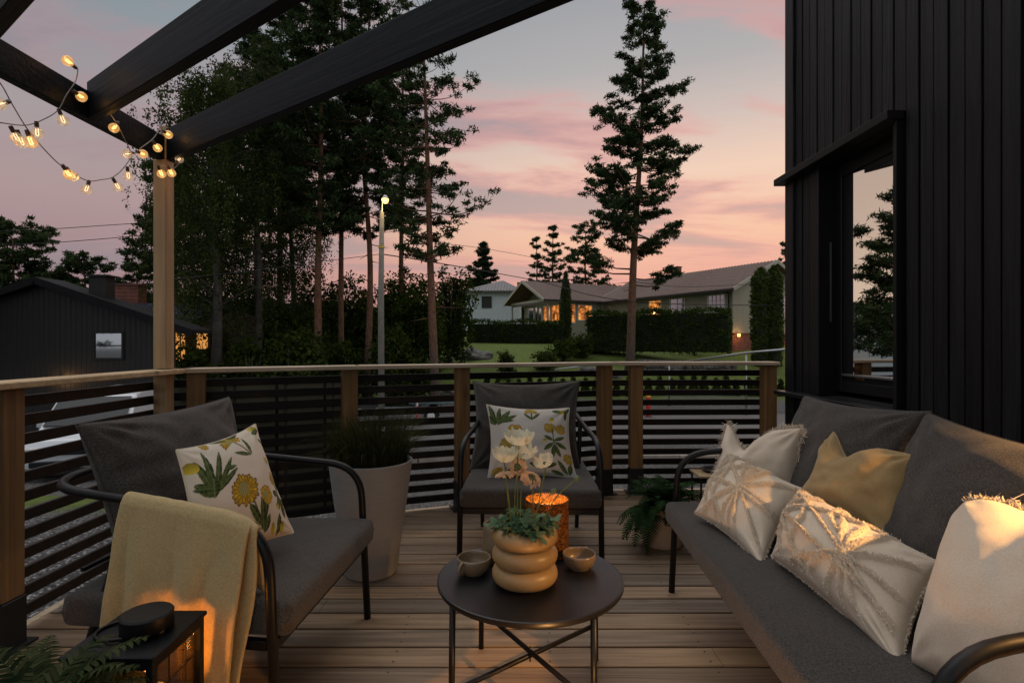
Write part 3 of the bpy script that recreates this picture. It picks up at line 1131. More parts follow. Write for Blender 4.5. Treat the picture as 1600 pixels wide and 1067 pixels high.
# printed botanical cotton ------------------------------------------------
def leafshape(U, V, x, y, ang, L, wd, asp=1.0):
    ca, sa = math.cos(R(ang)), math.sin(R(ang))
    px, py = (U - x) * asp, V - y
    s = (px * ca + py * sa) / L
    t = (-px * sa + py * ca) / wd
    prof = np.clip(4 * s * (1 - s), 0, 1) ** 0.8
    return (s > 0) & (s < 1) & (np.abs(t) < prof), s, t


def botanical(seedv, mot, ground=(0.60, 0.53, 0.44)):
    rg = np.random.default_rng(seedv)

    def paint(U, V):
        C = np.zeros(U.shape + (4,)); C[..., :3] = ground; C[..., 3] = 1
        if U.size == 1: return C
        for m in mot:
            k = m[0]
            if k == 'leaf':
                _, x, y, ang, L, wd = m[:6]
                msk, s, t = leafshape(U, V, x, y, ang, L, wd)
                c = np.array([0.018, 0.036, 0.010]); c2 = np.array([0.085, 0.11, 0.03])
                w_ = np.clip(0.5 + 0.5 * t + 0.25 * np.sin(s * 30), 0, 1)[..., None]
                cc = c * (1 - w_) + c2 * w_
                cc = np.where((np.abs(t) < .12)[..., None], np.array([0.12, 0.15, 0.06]), cc)
                C[msk, :3] = cc[msk]
            elif k == 'stem':
                _, x0, y0, x1, y1 = m[:5]
                d = seg_dist(U, V, [(x0, y0, x1, y1)], 1.0)
                C[d < 0.008, :3] = (0.10, 0.09, 0.03)
            elif k == 'flower':
                _, x, y, r = m[:4]
                half = m[4] if len(m) > 4 else None
                px, py = U - x, V - y
                rr_ = np.hypot(px, py) / r
                th = np.arctan2(py, px)
                rgf = np.random.default_rng(int(x * 977 + y * 313))
                npt = 21
                ph = (th / (2 * PI) * npt + x * 3) % npt
                pi_ = np.floor(ph).astype(int) % npt
                fr_ = ph - np.floor(ph)
                lens = rgf.uniform(.80, 1.04, npt)[pi_]
                tone = rgf.uniform(.55, 1.1, npt)[pi_]
                edge = lens * (0.86 + 0.14 * np.sin(PI * fr_) ** .6)
                msk = rr_ < edge
                if half is not None:
                    msk &= np.cos(th - R(half)) > -0.30
                ring = (np.floor(rr_ * 5 + 0.5 * (pi_ % 2)) % 2)
                mid = np.sin(PI * fr_)
                w_ = np.clip((.25 + .75 * mid) * tone * (0.70 + .3 * ring), 0, 1)[..., None]
                cc = np.array([0.60, 0.37, 0.025]) * w_ + np.array([0.10, 0.055, 0.012]) * (1 - w_)
                tip = (rr_ > edge * .90)
                cc = np.where(tip[..., None], np.array([0.17, 0.08, 0.02]), cc)
                core = np.hypot(px + .1 * r, py - .05 * r) / r < 0.36
                sp = (0.5 + 0.5 * np.sin(px / r * 34) * np.sin(py / r * 34))[..., None]
                cor = np.array([0.42, 0.36, 0.13]) * sp + np.array([0.13, 0.12, 0.04]) * (1 - sp)
                cc = np.where(core[..., None], cor, cc)
                C[msk, :3] = cc[msk]
            elif k == 'bud':
                _, x, y, rx, ry, ang = m[:6]
                ca, sa = math.cos(R(ang)), math.sin(R(ang))
                px, py = U - x, V - y
                s = (px * ca + py * sa) / rx; t = (-px * sa + py * ca) / ry
                msk = s * s + t * t < 1
                w_ = np.clip(0.6 - 0.5 * s - .2 * t, 0, 1)[..., None]
                cc = np.array([0.55, 0.42, 0.04]) * w_ + np.array([0.18, 0.14, 0.02]) * (1 - w_)
                C[msk, :3] = cc[msk]
        return C
    return paint


def mat_print():
    m, b, out = newmat('botanical_print')
    vc = b.n('ShaderNodeVertexColor', layer_name='print')
    v = coords(b)
    n = nz(b, v, 600, 2, 0.7)
    n3 = nz(b, v, 9, 3)
    cc = b.mix(0.12, vc.outputs[0], b.ramp(n, [(0.3, 0.2), (0.7, 0.8)]), 'OVERLAY')
    principled(b, out, cc, 0.9, b.math('ADD', b.math('MULTIPLY', n, 0.2), n3), 0.3, 0.006, spec=0.2)
    return m


M_print = mat_print()
mot_a = [('leaf', .17, .50, 104, .36, .038), ('leaf', .17, .50, 88, .42, .030), ('leaf', .17, .50, 66, .40, .030), ('leaf', .18, .51, 47, .36, .026), ('leaf', .18, .52, 28, .30, .026), ('leaf', .16, .50, 128, .20, .04), ('leaf', .30, .68, 0, .14, .020), ('leaf', .16, .49, 80, .16, .055),
         ('bud', .05, .80, .05, .065, 60), ('leaf', .02, .62, -20, .16, .03), ('flower', .25, .97, .05),
         ('stem', .66, .74, .55, .90), ('leaf', .66, .73, 160, .20, .022), ('leaf', .68, .73, 96, .20, .022), ('flower', .52, .91, .13, 100), ('leaf', .50, .97, 170, .18, .03), ('leaf', .52, .97, 15, .20, .03),
         ('stem', .60, .10, .50, .42), ('stem', .62, .10, .64, .36), ('leaf', .60, .10, 70, .30, .035), ('leaf', .60, .12, 120, .26, .035), ('leaf', .58, .10, 150, .22, .04), ('leaf', .62, .08, 92, .28, .035), ('leaf', .63, .06, 60, .16, .035),
         ('flower', .46, .46, .150), ('flower', .70, .36, .095), ('flower', .36, .13, .120),
         ('bud', .93, .95, .05, .032, -25), ('leaf', .84, .92, 10, .14, .03), ('bud', .955, .78, .055, .032, -60), ('leaf', .90, .86, -50, .16, .022), ('bud', .88, .985, .05, .03, 0),
         ('flower', .885, .47, .062), ('bud', .86, .64, .045, .022, -50), ('leaf', .895, .30, -80, .18, .025), ('leaf', .90, .30, -45, .18, .022), ('leaf', .895, .34, -110, .15, .025), ('leaf', .905, .36, 60, .12, .02), ('leaf', .89, .33, 160, .09, .03), ('stem', .89, .44, .90, .28), ('bud', .835, .24, .03, .02, 90),
         ('leaf', .80, .02, 75, .17, .025), ('bud', .74, .07, .05, .024, 80), ('bud', .85, .06, .05, .024, 70), ('leaf', .78, .01, 60, .1, .02), ('leaf', 1.0, .1, 100, .14, .02)]
mot_b = [('leaf', .08, .70, 100, .30, .035), ('leaf', .10, .70, 78, .28, .03), ('leaf', .11, .70, 55, .30, .035), ('leaf', .10, .72, 30, .30, .032), ('leaf', .08, .70, 128, .20, .04), ('leaf', .12, .76, 5, .2, .025),
         ('stem', .53, .80, .53, .92), ('flower', .53, .92, .085, 90), ('leaf', .53, .80, 50, .16, .02), ('leaf', .53, .80, 130, .14, .02),
         ('flower', .33, .62, .105), ('flower', .20, .44, .085), ('leaf', .30, .40, 60, .14, .03), ('leaf', .28, .38, -60, .2, .035), ('stem', .3, .55, .34, .2), ('leaf', .34, .24, 100, .22, .035),
         ('flower', .74, .68, .08), ('flower', .88, .66, .075), ('bud', .77, .80, .04, .03, 60), ('leaf', .78, .45, -100, .20, .028), ('leaf', .78, .46, -70, .2, .028), ('leaf', .77, .47, -140, .16, .028), ('leaf', .79, .48, -30, .18, .028), ('leaf', .78, .50, 20, .16, .024), ('leaf', .77, .50, 150, .13, .024), ('stem', .78, .46, .77, .66), ('bud', .66, .50, .03, .022, 30),
         ('bud', .90, .93, .05, .032, 20), ('leaf', .93, .88, 60, .12, .025), ('leaf', .95, .95, -90, .16, .02), ('leaf', .78, .96, -15, .12, .03),
         ('flower', .95, .25, .08), ('leaf', .90, .03, 115, .22, .03), ('leaf', .92, .03, 75, .16, .03), ('leaf', .86, .02, 160, .16, .028),
         ('flower', .10, .06, .07), ('leaf', .18, .04, 20, .2, .03), ('leaf', .62, .12, 20, .18, .035), ('leaf', .62, .12, 160, .16, .035), ('leaf', .60, .12, 90, .12, .03)]

# ---- three seats
chair_l = seat('armchair', 0.80, (-0.655, 1.965, 0), R(90 - 3.4), 'black metal armchair with grey seat and a yellow blanket over its arm', 'armchair', group='charcoal garden seats')
chair_c = seat('armchair', 0.745, (0.096, 2.83, 0), R(-1.5), 'black metal armchair facing us behind the round table', 'armchair', group='charcoal garden seats')
sofa = seat('sofa', 1.70, (0.726, 1.765, 0), R(-90 - 3.0), 'long black metal sofa with grey seat against the black house', 'sofa', side_in=0.07, group='charcoal garden seats', cushions=1)

# ---- back pillows
pillow('back_pillow', P(118, 663, 1.72), P(358, 620, 2.44), P(396, 812, 2.32), P(192, 892, 1.66), 0.12, M_gray, 'large plain charcoal pillow on the armchair with the blanket', seed=2, wr=0.020, sharp=.36, group='charcoal back pillows', pull=0.035)
pillow('back_pillow', P(739, 596, 3.42), P(907, 594, 3.42), P(908, 736, 3.26), P(732, 738, 3.26), 0.105, M_gray, 'large plain charcoal pillow on the chair behind the round table', seed=5, wr=.016, sharp=.36, group='charcoal back pillows', pull=0.05)
pillow('back_pillow', P(1258, 618, 2.62), P(1456, 643, 1.90), P(1357, 868, 1.88), P(1197, 781, 2.58), 0.12, M_gray, 'large charcoal pillow at the far end of the sofa behind the olive cushion', seed=8, wr=0.018, sharp=.36, group='charcoal back pillows', pull=0.045)
pillow('back_pillow', P(1449, 644, 1.87), P(1850, 742, 1.14), P(1690, 1090, 1.14), P(1350, 880, 1.85), 0.125, M_gray, 'large charcoal pillow at the near end of the sofa reaching the frame edge', seed=11, wr=0.018, sharp=.36, group='charcoal back pillows', pull=0.045)

# ---- scatter cushions
pillow('floral_cushion', P(275, 703, 1.76), P(399, 662, 2.12), P(459, 832, 1.98), P(306, 902, 1.62), 0.075, M_print, 'square white cushion with yellow flowers on the armchair with the blanket', n=170, paint=botanical(1, mot_a), seed=3, wr=0.006, group='floral print cushions', pull=0.045)
pillow('floral_cushion', P(760, 632, 3.16), P(890, 637, 3.16), P(902, 748, 3.02), P(762, 746, 3.02), 0.065, M_print, 'square white cushion with yellow flowers on the chair behind the table', n=150, paint=botanical(2, mot_b, (0.48, 0.445, 0.405)), seed=4, wr=0.005, group='floral print cushions', pull=0.05)
oc, bc, _, _ = pillow('fringed_cushion', P(1137, 660, 2.66), P(1254, 668, 2.32), P(1244, 800, 2.26), P(1096, 800, 2.60), 0.095, M_cream, 'cream cushion with loose fringe at the far end of the sofa', seed=6, chop=0.26, chop_u=0.36, wr=0.013, sharp=.4, group='plain scatter cushions on the sofa', seam=False)
fringe(oc, bc, ['top', 'left', 'right'], M_cream, 0.020, 9, 4)
pillow('olive_cushion', P(1303, 672, 2.16), P(1435, 711, 1.74), P(1420, 872, 1.66), P(1240, 800, 2.06), 0.11, M_olive, 'plain olive green cushion with a dented top in the middle of the sofa', seed=7, chop=0.22, chop_u=0.32, wr=0.018, sharp=.4, group='plain scatter cushions on the sofa')
on, bn_, _, _ = pillow('fringed_cushion', P(1508, 786, 1.42), P(1871, 776, 1.05), P(1790, 1270, 0.92), P(1425, 1035, 1.27), 0.165, M_cream, 'largest cream cushion at the near end of the sofa cut by the frame', seed=9, chop=0.10, wr=0.010, group='plain scatter cushions on the sofa', seam=False, pull=0.02, sharp=0.36)
fringe(on, bn_, ['top'], M_cream, 0.026, 12, 5)
st1 = star_relief([(0.56, 0.50, [0, 28, 62, 90, 125, 155, 212, 245, 270, 292, 332], 0), (0.02, 0.45, [-50, -25, 0, 22, 48, 75], 0)], 1.9, seed=1, amp=0.016, wid=0.029,
                  extra=[(.22, .92, .30, .62), (.30, .62, .24, .30), (.24, .30, .36, .04), (.40, 1.0, .42, .78), (.70, .98, .64, .75)])
st2 = star_relief([(0.70, 0.44, [2, 33, 68, 96, 128, 160, 205, 240, 268, 300, 335], 0), (0.03, 0.50, [-60, -30, -8, 18, 45, 72], 0)], 2.0, seed=2, amp=0.018, wid=0.026,
                  extra=[(.26, .80, .34, .55), (.34, .55, .28, .22), (.28, .22, .40, .0), (.46, 1.0, .50, .72), (.50, .72, .60, .62), (.46, .10, .54, .26)])
t1 = pillow('tufted_cushion', P(1140, 709, 2.46), P(1256, 764, 2.10), P(1190, 884, 1.86), P(1086, 800, 2.30), 0.095, M_cream, 'cream lumbar cushion with tufted star lines, the farther of the two', n=190, seed=12, wr=0.009, sharp=.40, relief=st1, group='tufted lumbar cushions', pull=0.05, seam=False)
fringe(t1[0], t1[1], ['left', 'top', 'right', 'bottom'], M_cream, 0.005, 4, 6)
t2 = pillow('tufted_cushion', P(1254, 766, 1.96), P(1472, 880, 1.43), P(1408, 1046, 1.28), P(1206, 868, 1.84), 0.125, M_cream, 'cream lumbar cushion with tufted star lines, the nearer of the two', n=220, seed=14, wr=0.009, sharp=.40, relief=st2, group='tufted lumbar cushions', pull=0.045, seam=False)
fringe(t2[0], t2[1], ['left', 'top', 'right', 'bottom'], M_cream, 0.005, 4, 7)

def pile(o, front, nrm, rel, mat, n, seed):
    """short cut threads standing on the tufted lines"""
    rg = np.random.default_rng(seed)
    nu, nv = front.shape[:2]
    U, V = np.meshgrid(np.linspace(0, 1, nu), np.linspace(0, 1, nv), indexing='ij')
    _, m = rel(U, V)
    m = m * (U > .02) * (U < .98) * (V > .02) * (V < .98)
    ii, jj = np.nonzero(m > .25)
    k = rg.integers(0, len(ii), n)
    p = front[ii[k], jj[k]] + rg.normal(0, .0012, (n, 3))
    d = nrm + rg.normal(0, .55, (n, 3)); d /= np.linalg.norm(d, axis=1)[:, None]
    s = np.cross(d, rg.normal(0, 1, (n, 3))); s /= np.linalg.norm(s, axis=1)[:, None] + 1e-9
    L = rg.uniform(.002, .0055, (n, 1)); w_ = .0011
    Vv = np.stack([p - s * w_, p + s * w_, p + d * L + s * w_ * .7, p + d * L - s * w_ * .7], 1).reshape(-1, 3)
    fast_mesh('tufted_pile', Vv, np.arange(n * 4).reshape(-1, 4), mat, o)


pile(t1[0], t1[3], t1[2], st1, M_pile, 9000, 1)
pile(t2[0], t2[3], t2[2], st2, M_pile, 12000, 2)

# ------------------------------------------------------------------ blanket over the near arm
def blanket():
    hw, hb, dep = 0.40, 0.33, 0.80
    path = rounded([(-hw, 0.0, 0.0), (-hw + .004, 0.03, 0.665), (-hb - .01, dep * .55, 0.715), (-hb + .01, dep, 0.752)], [0, .14, .3, 0], 8)
    Mw = chair_l.matrix_basis
    q = bez(path, 8)
    q = [p for p in q if p.z > .60 and p.y > 0.075 and p.y < .50]
    arm = [Mw @ p for p in q]
    # arc length table
    S = [0.0]
    for a, b_ in zip(arm, arm[1:]): S.append(S[-1] + (b_ - a).length)
    rotz = Mw.to_3x3()
    outd = rotz @ Vector((-1, 0.06, 0)); outd.normalize()
    frontd = rotz @ Vector((0, -1, 0))

    def at(u):
        s = u * S[-1]
        for i in range(len(S) - 1):
            if S[i + 1] >= s:
                t = (s - S[i]) / max(1e-9, S[i + 1] - S[i]); return arm[i].lerp(arm[i + 1], t)
        return arm[-1]
    nu, nv = 80, 130
    P3 = np.zeros((nu, nv, 3))
    r = 0.0215
    for i in range(nu):
        u = i / (nu - 1)
        c = at(u)
        for j in range(nv):
            s = j / (nv - 1)
            L_in, L_arc, L_out = 0.20, PI * r, 0.60
            q_ = s * (L_in + L_arc + L_out)
            if q_ < L_in: o_, z, out = -r - .004 - 0.03 * (1 - q_ / L_in), -(L_in - q_), 0.0
            elif q_ < L_in + L_arc:
                a = (q_ - L_in) / r
                o_, z, out = -r * math.cos(a), r * math.sin(a), 0.0
            else:
                d = q_ - L_in - L_arc
                o_, z, out = r, -d, d / L_out
            fold = 0.020 * math.sin(u * 9.5 + 0.9) * min(1, out * 2.2) + 0.008 * math.sin(u * 21 + 2 + out * 2) * min(1, out * 2) + 0.012 * noise.noise(Vector((u * 4, out * 3, 5))) * min(1, out * 3)
            o_ = o_ + 0.030 * out + abs(fold) + (0.004 if out > 0 else 0)
            sl = -0.085 * out * (0.6 + .8 * u * 0)  + 0.006 * noise.noise(Vector((out * 4, u * 9, 1)))      # leans back towards the hem
            p = c + outd * o_ - frontd * (-sl)
            P3[i, j] = (p.x, p.y, c.z + z + 0.02 * noise.noise(Vector((u * 3, 9, 2))) * out + 0.003 * noise.noise(Vector((u * 11, s * 8, 3))))
    o = MB().grid(P3).build('blanket', M_wool, smooth=True)
    m = o.modifiers.new('thick', 'SOLIDIFY'); m.thickness = 0.008; m.offset = 0
    tag(o, 'yellow wool blanket draped over the arm of the left armchair', 'blanket')
    # second folded layer showing at the front edge
    nu = 16
    Q = np.zeros((nu, nv, 3))
    for i in range(nu):
        u = i / (nu - 1)
        for j in range(nv):
            s = j / (nv - 1)
            c = at(u * .3)
            L_out = .58
            a = min(1.0, s * 8) * PI / 2
            z = .0150 * math.sin(PI / 2) if s < .01 else (-(s - .125) * L_out if s > .125 else .0150 * math.cos(a))
            o_ = .0150 * math.sin(a)
            out = max(0, s - .125)
            p = c + outd * (o_ + .004 * out) + frontd * (0.020 * (1 - u) - .055 * out + 0.012 * (1 - u) * math.sin(out * 6))
            Q[i, j] = (p.x, p.y, c.z + z)
    f = MB().grid(Q).build('under_fold', M_wool, smooth=True)
    m = f.modifiers.new('thick', 'SOLIDIFY'); m.thickness = 0.006; m.offset = 0
    f.parent = o


blanket()

# ------------------------------------------------------------------ round table
TC = Vector((0.0625, 1.873, 0))
TZ = 0.397
tab = empty('round_table', TC, 0, 'round black metal coffee table with crossed bars in the middle of the deck', 'table')
MB().lathe([(0.0, TZ - .016), (0.300, TZ - .016), (0.314, TZ - .020), (0.3185, TZ - .012), (0.3180, TZ - .002), (0.3140, TZ), (0.3090, TZ - .0015), (0.0, TZ - .0015)], seg=96).build('table_top', M_tbl, tab, smooth=False, auto=40)
legs = [(-0.184, 0.26), (-0.252, -0.184), (0.184, -0.258), (0.256, 0.184)]
for (lx, ly) in legs:
    MB().tube([(lx, ly, 0.0), (lx * .985, ly * .985, TZ - .018)], 0.0100, 12).build('leg', M_black, tab, smooth=True)
br = MB()
br.tube([(legs[0][0], legs[0][1], 0.150), (legs[2][0], legs[2][1], 0.118)], 0.0085, 10)
br.tube([(legs[3][0], legs[3][1], 0.132), (legs[1][0], legs[1][1], 0.112)], 0.0085, 10)
br.tube([(0, 0, 0.10), (0, 0, 0.152)], 0.003, 6)
br.build('cross_bars', M_black, tab, smooth=True)

# ring pot
pc = Vector((0.043, 1.815, TZ))
prof = [(0.0, 0.0), (0.074, 0.0), (0.078, 0.003)]
for k in range(3):
    z0 = 0.006 + k * 0.062
    for a in np.linspace(-80, 80, 13):
        prof.append((0.0795 + 0.0305 * math.cos(R(a)), z0 + 0.0315 + 0.0318 * math.sin(R(a))))
prof += [(0.080, 0.188), (0.074, 0.180), (0.076, 0.15), (0.0, 0.150)]
pot = empty('flower_pot', pc, 0, 'tan ceramic pot of three stacked rings holding white poppies', 'flower pot')
MB().lathe(prof, seg=64).build('ring_body', M_terra, pot, smooth=False, auto=60)
MB().lathe([(0.0, 0.168), (0.0755, 0.166)], seg=32).build('soil', M_soil, pot)
# poppies -----------------------------------------------------------
m, nb_, out_ = newmat('poppy_petal')
v_ = coords(nb_)
n_ = nz(nb_, v_, 40, 4)
cc_ = nb_.ramp(n_, [(0.3, (0.72, 0.74, 0.58)), (0.7, (0.88, 0.88, 0.78))])
d_ = nb_.n('ShaderNodeBsdfDiffuse', {'Color': cc_}); t_ = nb_.n('ShaderNodeBsdfTranslucent', {'Color': (0.75, 0.68, 0.48, 1)})
x_ = nb_.n('ShaderNodeMixShader', {0: 0.4, 1: d_.outputs[0], 2: t_.outputs[0]})
nb_.t.links.new(x_.outputs[0], out_.inputs[0])
M_petal = m
m, nb_, out_ = newmat('poppy_petal_peach')
cc_ = nb_.ramp(nz(nb_, coords(nb_), 40, 4), [(0.3, (0.66, 0.42, 0.28)), (0.7, (0.74, 0.58, 0.42))])
d_ = nb_.n('ShaderNodeBsdfDiffuse', {'Color': cc_}); t_ = nb_.n('ShaderNodeBsdfTranslucent', {'Color': cc_})
x_ = nb_.n('ShaderNodeMixShader', {0: 0.4, 1: d_.outputs[0], 2: t_.outputs[0]})
nb_.t.links.new(x_.outputs[0], out_.inputs[0])
M_peach = m
M_stem = mat_leaf('poppy_stem', (0.12, 0.17, 0.04), (0.24, 0.25, 0.08), 0.1, 10)
M_pleaf = mat_leaf('poppy_leaf', (0.05, 0.10, 0.055), (0.17, 0.25, 0.15), 0.2, 25)
M_bud = mat_plain('poppy_bud', (0.13, 0.17, 0.10), 0.8, 0, 0.3, 200, 0.4)


def poppy(pos, r, tilt, rz, mat, seed, openness=0.55):
    """cup of four broad wavy petals; tilt leans the flower axis"""
    rg = random.Random(seed)
    M = Matrix.Translation(pos) @ Matrix.Rotation(R(rz), 4, 'Z') @ Matrix.Rotation(R(tilt), 4, 'X')
    mb = MB()
    for k in range(4):
        a0 = k * 90 + rg.uniform(-12, 12)
        nu, nv = 16, 9
        G_ = np.zeros((nu, nv, 3))
        inner = 0.9 if k % 2 else 1.0
        for i in range(nu):
            s = i / (nu - 1) * 2 - 1
            for j in range(nv):
                t = j / (nv - 1)
                wv = 0.26 * noise.noise(Vector((s * 3 + k * 5, t * 2, seed))) + 0.10 * math.sin(s * 11 + seed) * t ** 3 + .05 * math.sin(s * 23 + seed) * t ** 4
                half = 58 * (0.35 + 0.65 * math.sin(min(1, t * 1.25) * PI / 2))
                an = R(a0 + s * half)
                rad = r * inner * (0.10 + 0.90 * math.sin(t * PI / 2 * 0.95)) * (1 - 0.18 * s * s * t)
                hz = r * (openness * 0.85 * t ** 1.5 + wv * t)
                rad *= (1 + wv * 0.5 * t)
                G_[i, j] = (math.cos(an) * rad, math.sin(an) * rad, hz)
        mb.grid(G_)
    V = mb.v
    mb.v = [np.array([(M @ Vector(p))[:] for p in vv]) for vv in V]
    return mb, M


flowers = [((811, 690), 1.80, 0.052, 8, 0, M_petal, 0.95), ((788, 716), 1.78, 0.046, 10, 40, M_petal, 1.0), ((819, 710), 1.86, 0.045, 14, 10, M_petal, 0.85),
           ((853, 722), 1.82, 0.040, 28, -60, M_petal, 0.8), ((832, 738), 1.77, 0.036, 115, -25, M_peach, 0.6), ((791, 730), 1.79, 0.042, 160, 20, M_peach, 0.45), ((808, 724), 1.84, 0.032, 70, 20, M_peach, 0.4)]
rr = random.Random(21)
stem_base = [(803, 835), (800, 845), (812, 840), (830, 835), (834, 830), (803, 850), (808, 838)]
for i, ((px, py), D, r, tl, rz, mt, opn) in enumerate(flowers):
    c = P(px, py, D) - pc
    s0 = P(stem_base[i][0], stem_base[i][1], 1.80) - pc
    s0.z = 0.165
    mid = s0.lerp(c, 0.5) + Vector((rr.uniform(-.006, .006), rr.uniform(-.004, .004), 0))
    st_ = MB().tube(bez([s0, mid, c + Vector((0, 0, -.012)), c], 6), 0.0022, 6).build('stem', M_stem, pot, smooth=True)
    mb, M_ = poppy(c + Vector((0, 0, -.012)), r, tl, rz, mt, i + 3, opn)
    fl_ = mb.build('poppy', mt, st_, smooth=True)
    # pale green heart
    q = MB()
    rg = np.random.default_rng(i)
    hp = [(0, 0, .004), (0.006, 0, .006), (0.007, 0, .012), (0.004, 0, .016), (0.0, 0, .017)]
    q.lathe([(p[0], p[2]) for p in hp], seg=10)
    q.v = [np.array([(M_ @ Vector(p))[:] for p in vv]) for vv in q.v]
    q.lathe([(0, -.004), (.007, -.002), (.013, .004), (.010, .005), (0, 0)], seg=12)
    q.v[-1] = np.array([(M_ @ Vector(p))[:] for p in q.v[-1]])
    q.build('flower_heart', M_bud, st_, smooth=True)
for (bx, by, D, sx, sy) in ((865, 767, 1.80, 828, 832), (901, 747, 1.80, 838, 828)):
    c = P(bx, by, D) - pc
    s0 = P(sx, sy, 1.79) - pc
    s0.z = 0.165
    mid = s0.lerp(c, 0.55) + Vector((-0.016, 0, 0.012))
    st_ = MB().tube(bez([s0, mid, c], 8), 0.0017, 6).build('stem', M_stem, pot, smooth=True)
    q = MB().lathe([(0, -.011), (.006, -.009), (.0095, -.003), (.0095, .003), (.006, .009), (0, .011)], seg=14)
    Mx = Matrix.Translation(c) @ Matrix.Rotation(R(70), 4, 'Y')
    q.v = [np.array([(Mx @ Vector(p))[:] for p in vv]) for vv in q.v]
    q.build('bud', M_bud, st_, smooth=True)
# lobed leaves
lf = MB()
rr = random.Random(5)
for i in range(105):
    a = rr.uniform(0, 2 * PI)
    rad = 0.078 * math.sqrt(rr.random())
    hgt = 0.178 + 0.066 * (1 - (rad / .078) ** 1.5) * rr.uniform(.1, 1.0) + 0.008
    if rr.random() < .16: rad = rr.uniform(.072, .092); hgt = rr.uniform(.197, .208)
    c = Vector((rad * math.cos(a), rad * math.sin(a), hgt))
    sz = rr.uniform(.022, .037)
    M = Matrix.Translation(c) @ Matrix.Rotation(a + rr.uniform(-.5, .5), 4, 'Z') @ Matrix.Rotation(R(rr.uniform(-35, 40) + rad * 250), 4, 'Y') @ Matrix.Rotation(rr.uniform(-.5, .5), 4, 'X')
    lob = 5
    pts = []
    for k in range(20):
        an = -PI + 2 * PI * k / 20
        rl = sz * (0.72 + 0.28 * math.cos(an * lob)) * (1.15 if abs(an) < 1 else .9)
        pts.append((rl * math.cos(an) + sz * .5, rl * math.sin(an), 0.18 * sz * math.cos(an * 2 + i) + 0.12 * sz * math.sin(an * 5)))
    vs = [(sz * .45, 0, -0.12 * sz)] + pts
    fs = [(0, 1 + k, 1 + (k + 1) % 20) for k in range(20)]
    lf.add([(M @ Vector(p))[:] for p in vs], fs)
lf.build('leaves', M_pleaf, pot, smooth=True)

# cups
def cup(loc, r, h, hang, label):
    root = empty('cup', loc, 0, label, 'cup', 'stoneware cups on the table')
    MB().lathe([(0, .004), (r * .50, .004), (r * .52, 0), (r * .60, 0), (r * .62, .006), (r * .86, h * .30), (r * .97, h * .58), (r, h * .85), (r * .99, h), (r * .955, h + .0015), (r * .93, h),
                (r * .93, h * .8), (r * .90, h * .55), (r * .78, h * .30), (r * .5, h * .16), (0, h * .13)], seg=48).build('bowl', [M_cup], root, smooth=True)
    a = R(hang)
    pts = []
    for k in range(11):
        t = R(-85 + 17 * k)
        rad = r * .93 + 0.024 * math.cos(t)
        pts.append((math.cos(a) * rad, math.sin(a) * rad, h * .62 + 0.019 * math.sin(t)))
    MB().tube(pts, 0.0052, 8).build('handle', M_cup, root, smooth=True)
    return root


cup((-0.133, 1.895, TZ), 0.0595, 0.056, 235, 'grey brown stoneware cup left of the ringed pot')
cup((0.240, 1.935, TZ), 0.0590, 0.054, 60, 'brown stoneware cup right of the ringed pot')
# jug behind the pot
jr = empty('jug', (-0.060, 2.01, TZ), 0, 'beige stoneware jug with pouring lip half hidden behind the ringed pot', 'jug')
jm = MB()
seg = 40
pf = [(0.0, 0.0), (.050, 0), (.056, .006), (.056, .03), (.050, .075), (.042, .115), (.036, .140), (.0335, .141), (.033, .137), (.037, .11), (.044, .075), (.05, .03), (.0, .012)]
jm.lathe(pf, seg=seg)
V = jm.v[0]
for i in range(len(V)):
    z = V[i, 2]
    if z > .09:
        a = math.atan2(V[i, 1], V[i, 0])
        d = (a - R(205) + PI) % (2 * PI) - PI
        k = math.exp(-(d / .35) ** 2) * ((z - .09) / .05)
        V[i, 0] += math.cos(a) * .013 * k; V[i, 1] += math.sin(a) * .013 * k; V[i, 2] += .004 * k
jm.build('jug_body', M_cup, jr, smooth=True)
# amber candle glass
lan = empty('candle_glass', (0.134, 2.075, TZ), 0, 'tall amber mottled glass with a lit candle behind the ringed pot', 'candle holder')
m, nb_, out_ = newmat('amber_crackle_glass')
v_ = coords(nb_)
vn = nb_.n('ShaderNodeTexVoronoi', {'Vector': v_, 'Scale': 190.0}, feature='F1')
nn = nz(nb_, v_, 60, 5, 0.7)
ff = nb_.ramp(nb_.math('ADD', nb_.math('MULTIPLY', vn.outputs['Distance'], 0.6), nb_.math('MULTIPLY', nn, 0.7)), [(0.40, (0.03, 0.012, 0.006)), (0.62, (0.14, 0.055, 0.016)), (0.9, (0.42, 0.19, 0.05))])
df = nb_.n('ShaderNodeBsdfDiffuse', {'Color': ff}); tl = nb_.n('ShaderNodeBsdfTranslucent', {'Color': ff}); tp = nb_.n('ShaderNodeBsdfTransparent', {'Color': (0.50, 0.22, 0.07, 1)}); gls = nb_.n('ShaderNodeBsdfGlossy', {'Color': (1, .8, .6, 1), 'Roughness': 0.15})
a1 = nb_.n('ShaderNodeMixShader', {0: 0.08, 1: df.outputs[0], 2: tl.outputs[0]})
a2 = nb_.n('ShaderNodeMixShader', {0: 0.16, 1: a1.outputs[0], 2: tp.outputs[0]})
a3 = nb_.n('ShaderNodeMixShader', {0: 0.08, 1: a2.outputs[0], 2: gls.outputs[0]})
nb_.t.links.new(a3.outputs[0], out_.inputs[0])
MB().lathe([(0, .003), (.078, .003), (.081, 0), (.0825, .004), (.0825, .205), (.0835, .208), (.0815, .209), (.080, .206), (.080, .008)], seg=64).build('glass', m, lan, smooth=True)
M_wax = mat_plain('candle_wax', (0.75, 0.62, 0.42), 0.6, 0, 0.05)
ca = MB().lathe([(0, 0.006), (.050, .006), (.050, .098), (.046, .102), (0, .098)], seg=24).build('candle', M_wax, lan, smooth=False, auto=40)
